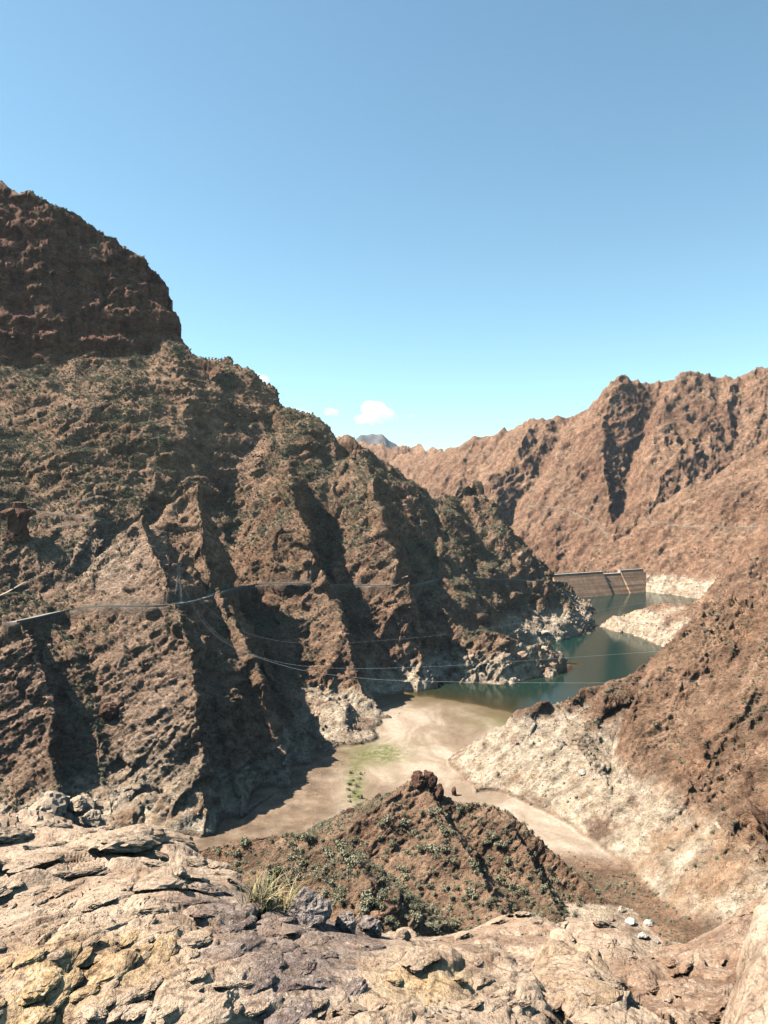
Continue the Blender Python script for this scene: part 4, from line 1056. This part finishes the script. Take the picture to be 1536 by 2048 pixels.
# ------------------------------------------------------------------ dry stone walls on the lake bed
def stone_wall(a, b, n, label, seed):
    r = np.random.default_rng(seed); pa = spot(*a)[0]; pb = spot(*b)[0]
    root = empty('stone_wall', pa); tag(root, label, 'stone wall')
    src = [rock_mesh('stone', seed + k, 1, 1, 1, sub=1) for k in range(4)]
    for i in range(n):
        for lay in (0, 1):
            t = (i + r.uniform(.2, .8)) / n; q_ = pa.lerp(pb, t) - pa
            o = link('stone', src[r.integers(4)], M_RGREY, root); s = r.uniform(.55, .95)
            o.location = (q_.x + r.normal() * .25, q_.y + r.normal() * .25, q_.z + .25 + lay * .8); o.scale = (s, s, s * .8); o.rotation_euler = r.uniform(0, 3, 3)
stone_wall((482, 1634), (546, 1590), 26, 'long low dry stone wall on the near terrace of the lake bed', 301)
stone_wall((648, 1506), (674, 1492), 11, 'short dry stone wall at the foot of the rubble fan', 321)

# ------------------------------------------------------------------ clouds
def cloud(u, v, wpx, hpx, lumps, label, seed, dens=.010):
    Y = 9500.0; k = Y / F; c = P(u, v, Y); r = np.random.default_rng(seed)
    import bmesh
    bm = bmesh.new()
    for lx, lz, lr in lumps:
        mtx = Matrix.Translation((lx * wpx * k, r.normal() * .05 * wpx * k, lz * hpx * k)) @ Matrix.Diagonal((lr * wpx * k, lr * wpx * k * .8, lr * wpx * k * .75, 1))
        bmesh.ops.create_icosphere(bm, subdivisions=3, radius=1, matrix=mtx)
    me = bpy.data.meshes.new('cloud'); bm.to_mesh(me); bm.free()
    o = link('cloud', me); o.location = c
    rm = o.modifiers.new('merge', 'REMESH'); rm.mode = 'VOXEL'; rm.voxel_size = wpx * k * .035
    dg = bpy.context.evaluated_depsgraph_get(); m2 = bpy.data.meshes.new_from_object(o.evaluated_get(dg)); o.modifiers.clear(); o.data = m2
    m2.polygons.foreach_set('use_smooth', [True] * len(m2.polygons))
    m = bpy.data.materials.new('cloud_vapour'); m.use_nodes = True; t = m.node_tree; t.nodes.clear(); q = NB(t)
    out = q.n('ShaderNodeOutputMaterial'); pv = q.n('ShaderNodeVolumePrincipled'); pv.inputs['Color'].default_value = (1, 1, 1, 1); pv.inputs['Anisotropy'].default_value = .1
    n = q.noise(1 / (wpx * k * .22), 5, .6, q.n('ShaderNodeTexCoord').outputs['Object'])
    q.put(pv.inputs['Density'], q.m('MULTIPLY', q.ramp(n, [(.38, 0.), (.62, 1.)]), dens)); t.links.new(pv.outputs[0], out.inputs['Volume'])
    m2.materials.clear(); m2.materials.append(m)
    return tag(o, label, 'cloud')
cloud(750, 828, 92, 50, [(-.12, .28, .22), (.0, .12, .28), (.2, -.05, .24), (-.3, -.22, .17), (.02, -.26, .2), (.36, -.2, .16), (-.05, .4, .13)], 'largest white cloud, a puffy heap above the distant peak', 3)
cloud(662, 824, 34, 22, [(-.1, .1, .3), (.2, -.05, .3), (-.25, -.1, .22)], 'small white cloud between the left ridge and the largest cloud', 4)
cloud(822, 832, 18, 9, [(-.15, 0, .3), (.2, .05, .26)], 'tiny faint cloud right of the largest cloud', 5, .008)
cloud(520, 757, 44, 30, [(-.2, .1, .3), (.1, -.05, .32), (.3, -.2, .2)], 'white cloud peeping out behind the left skyline ridge', 6)
cloud(606, 826, 40, 22, [(-.2, .1, .3), (.15, -.1, .3)], 'faint cloud half hidden behind the lower left skyline', 7, .008)
print('done', round(time.time() - T0, 1))

# ------------------------------------------------------------------ thin blue air over the whole valley
def haze():
    o = MB().box((0, 4650, 465), (20000, 9500, 1000)).build('haze', None)
    m = bpy.data.materials.new('thin_air'); m.use_nodes = True; t = m.node_tree; t.nodes.clear()
    out = t.nodes.new('ShaderNodeOutputMaterial'); pv = t.nodes.new('ShaderNodeVolumePrincipled')
    pv.inputs['Color'].default_value = (.62, .80, 1.0, 1); pv.inputs['Density'].default_value = 0.000014; pv.inputs['Anisotropy'].default_value = 0.0
    t.links.new(pv.outputs[0], out.inputs['Volume']); o.data.materials.append(m)
    tag(o, kind='stuff')
haze()
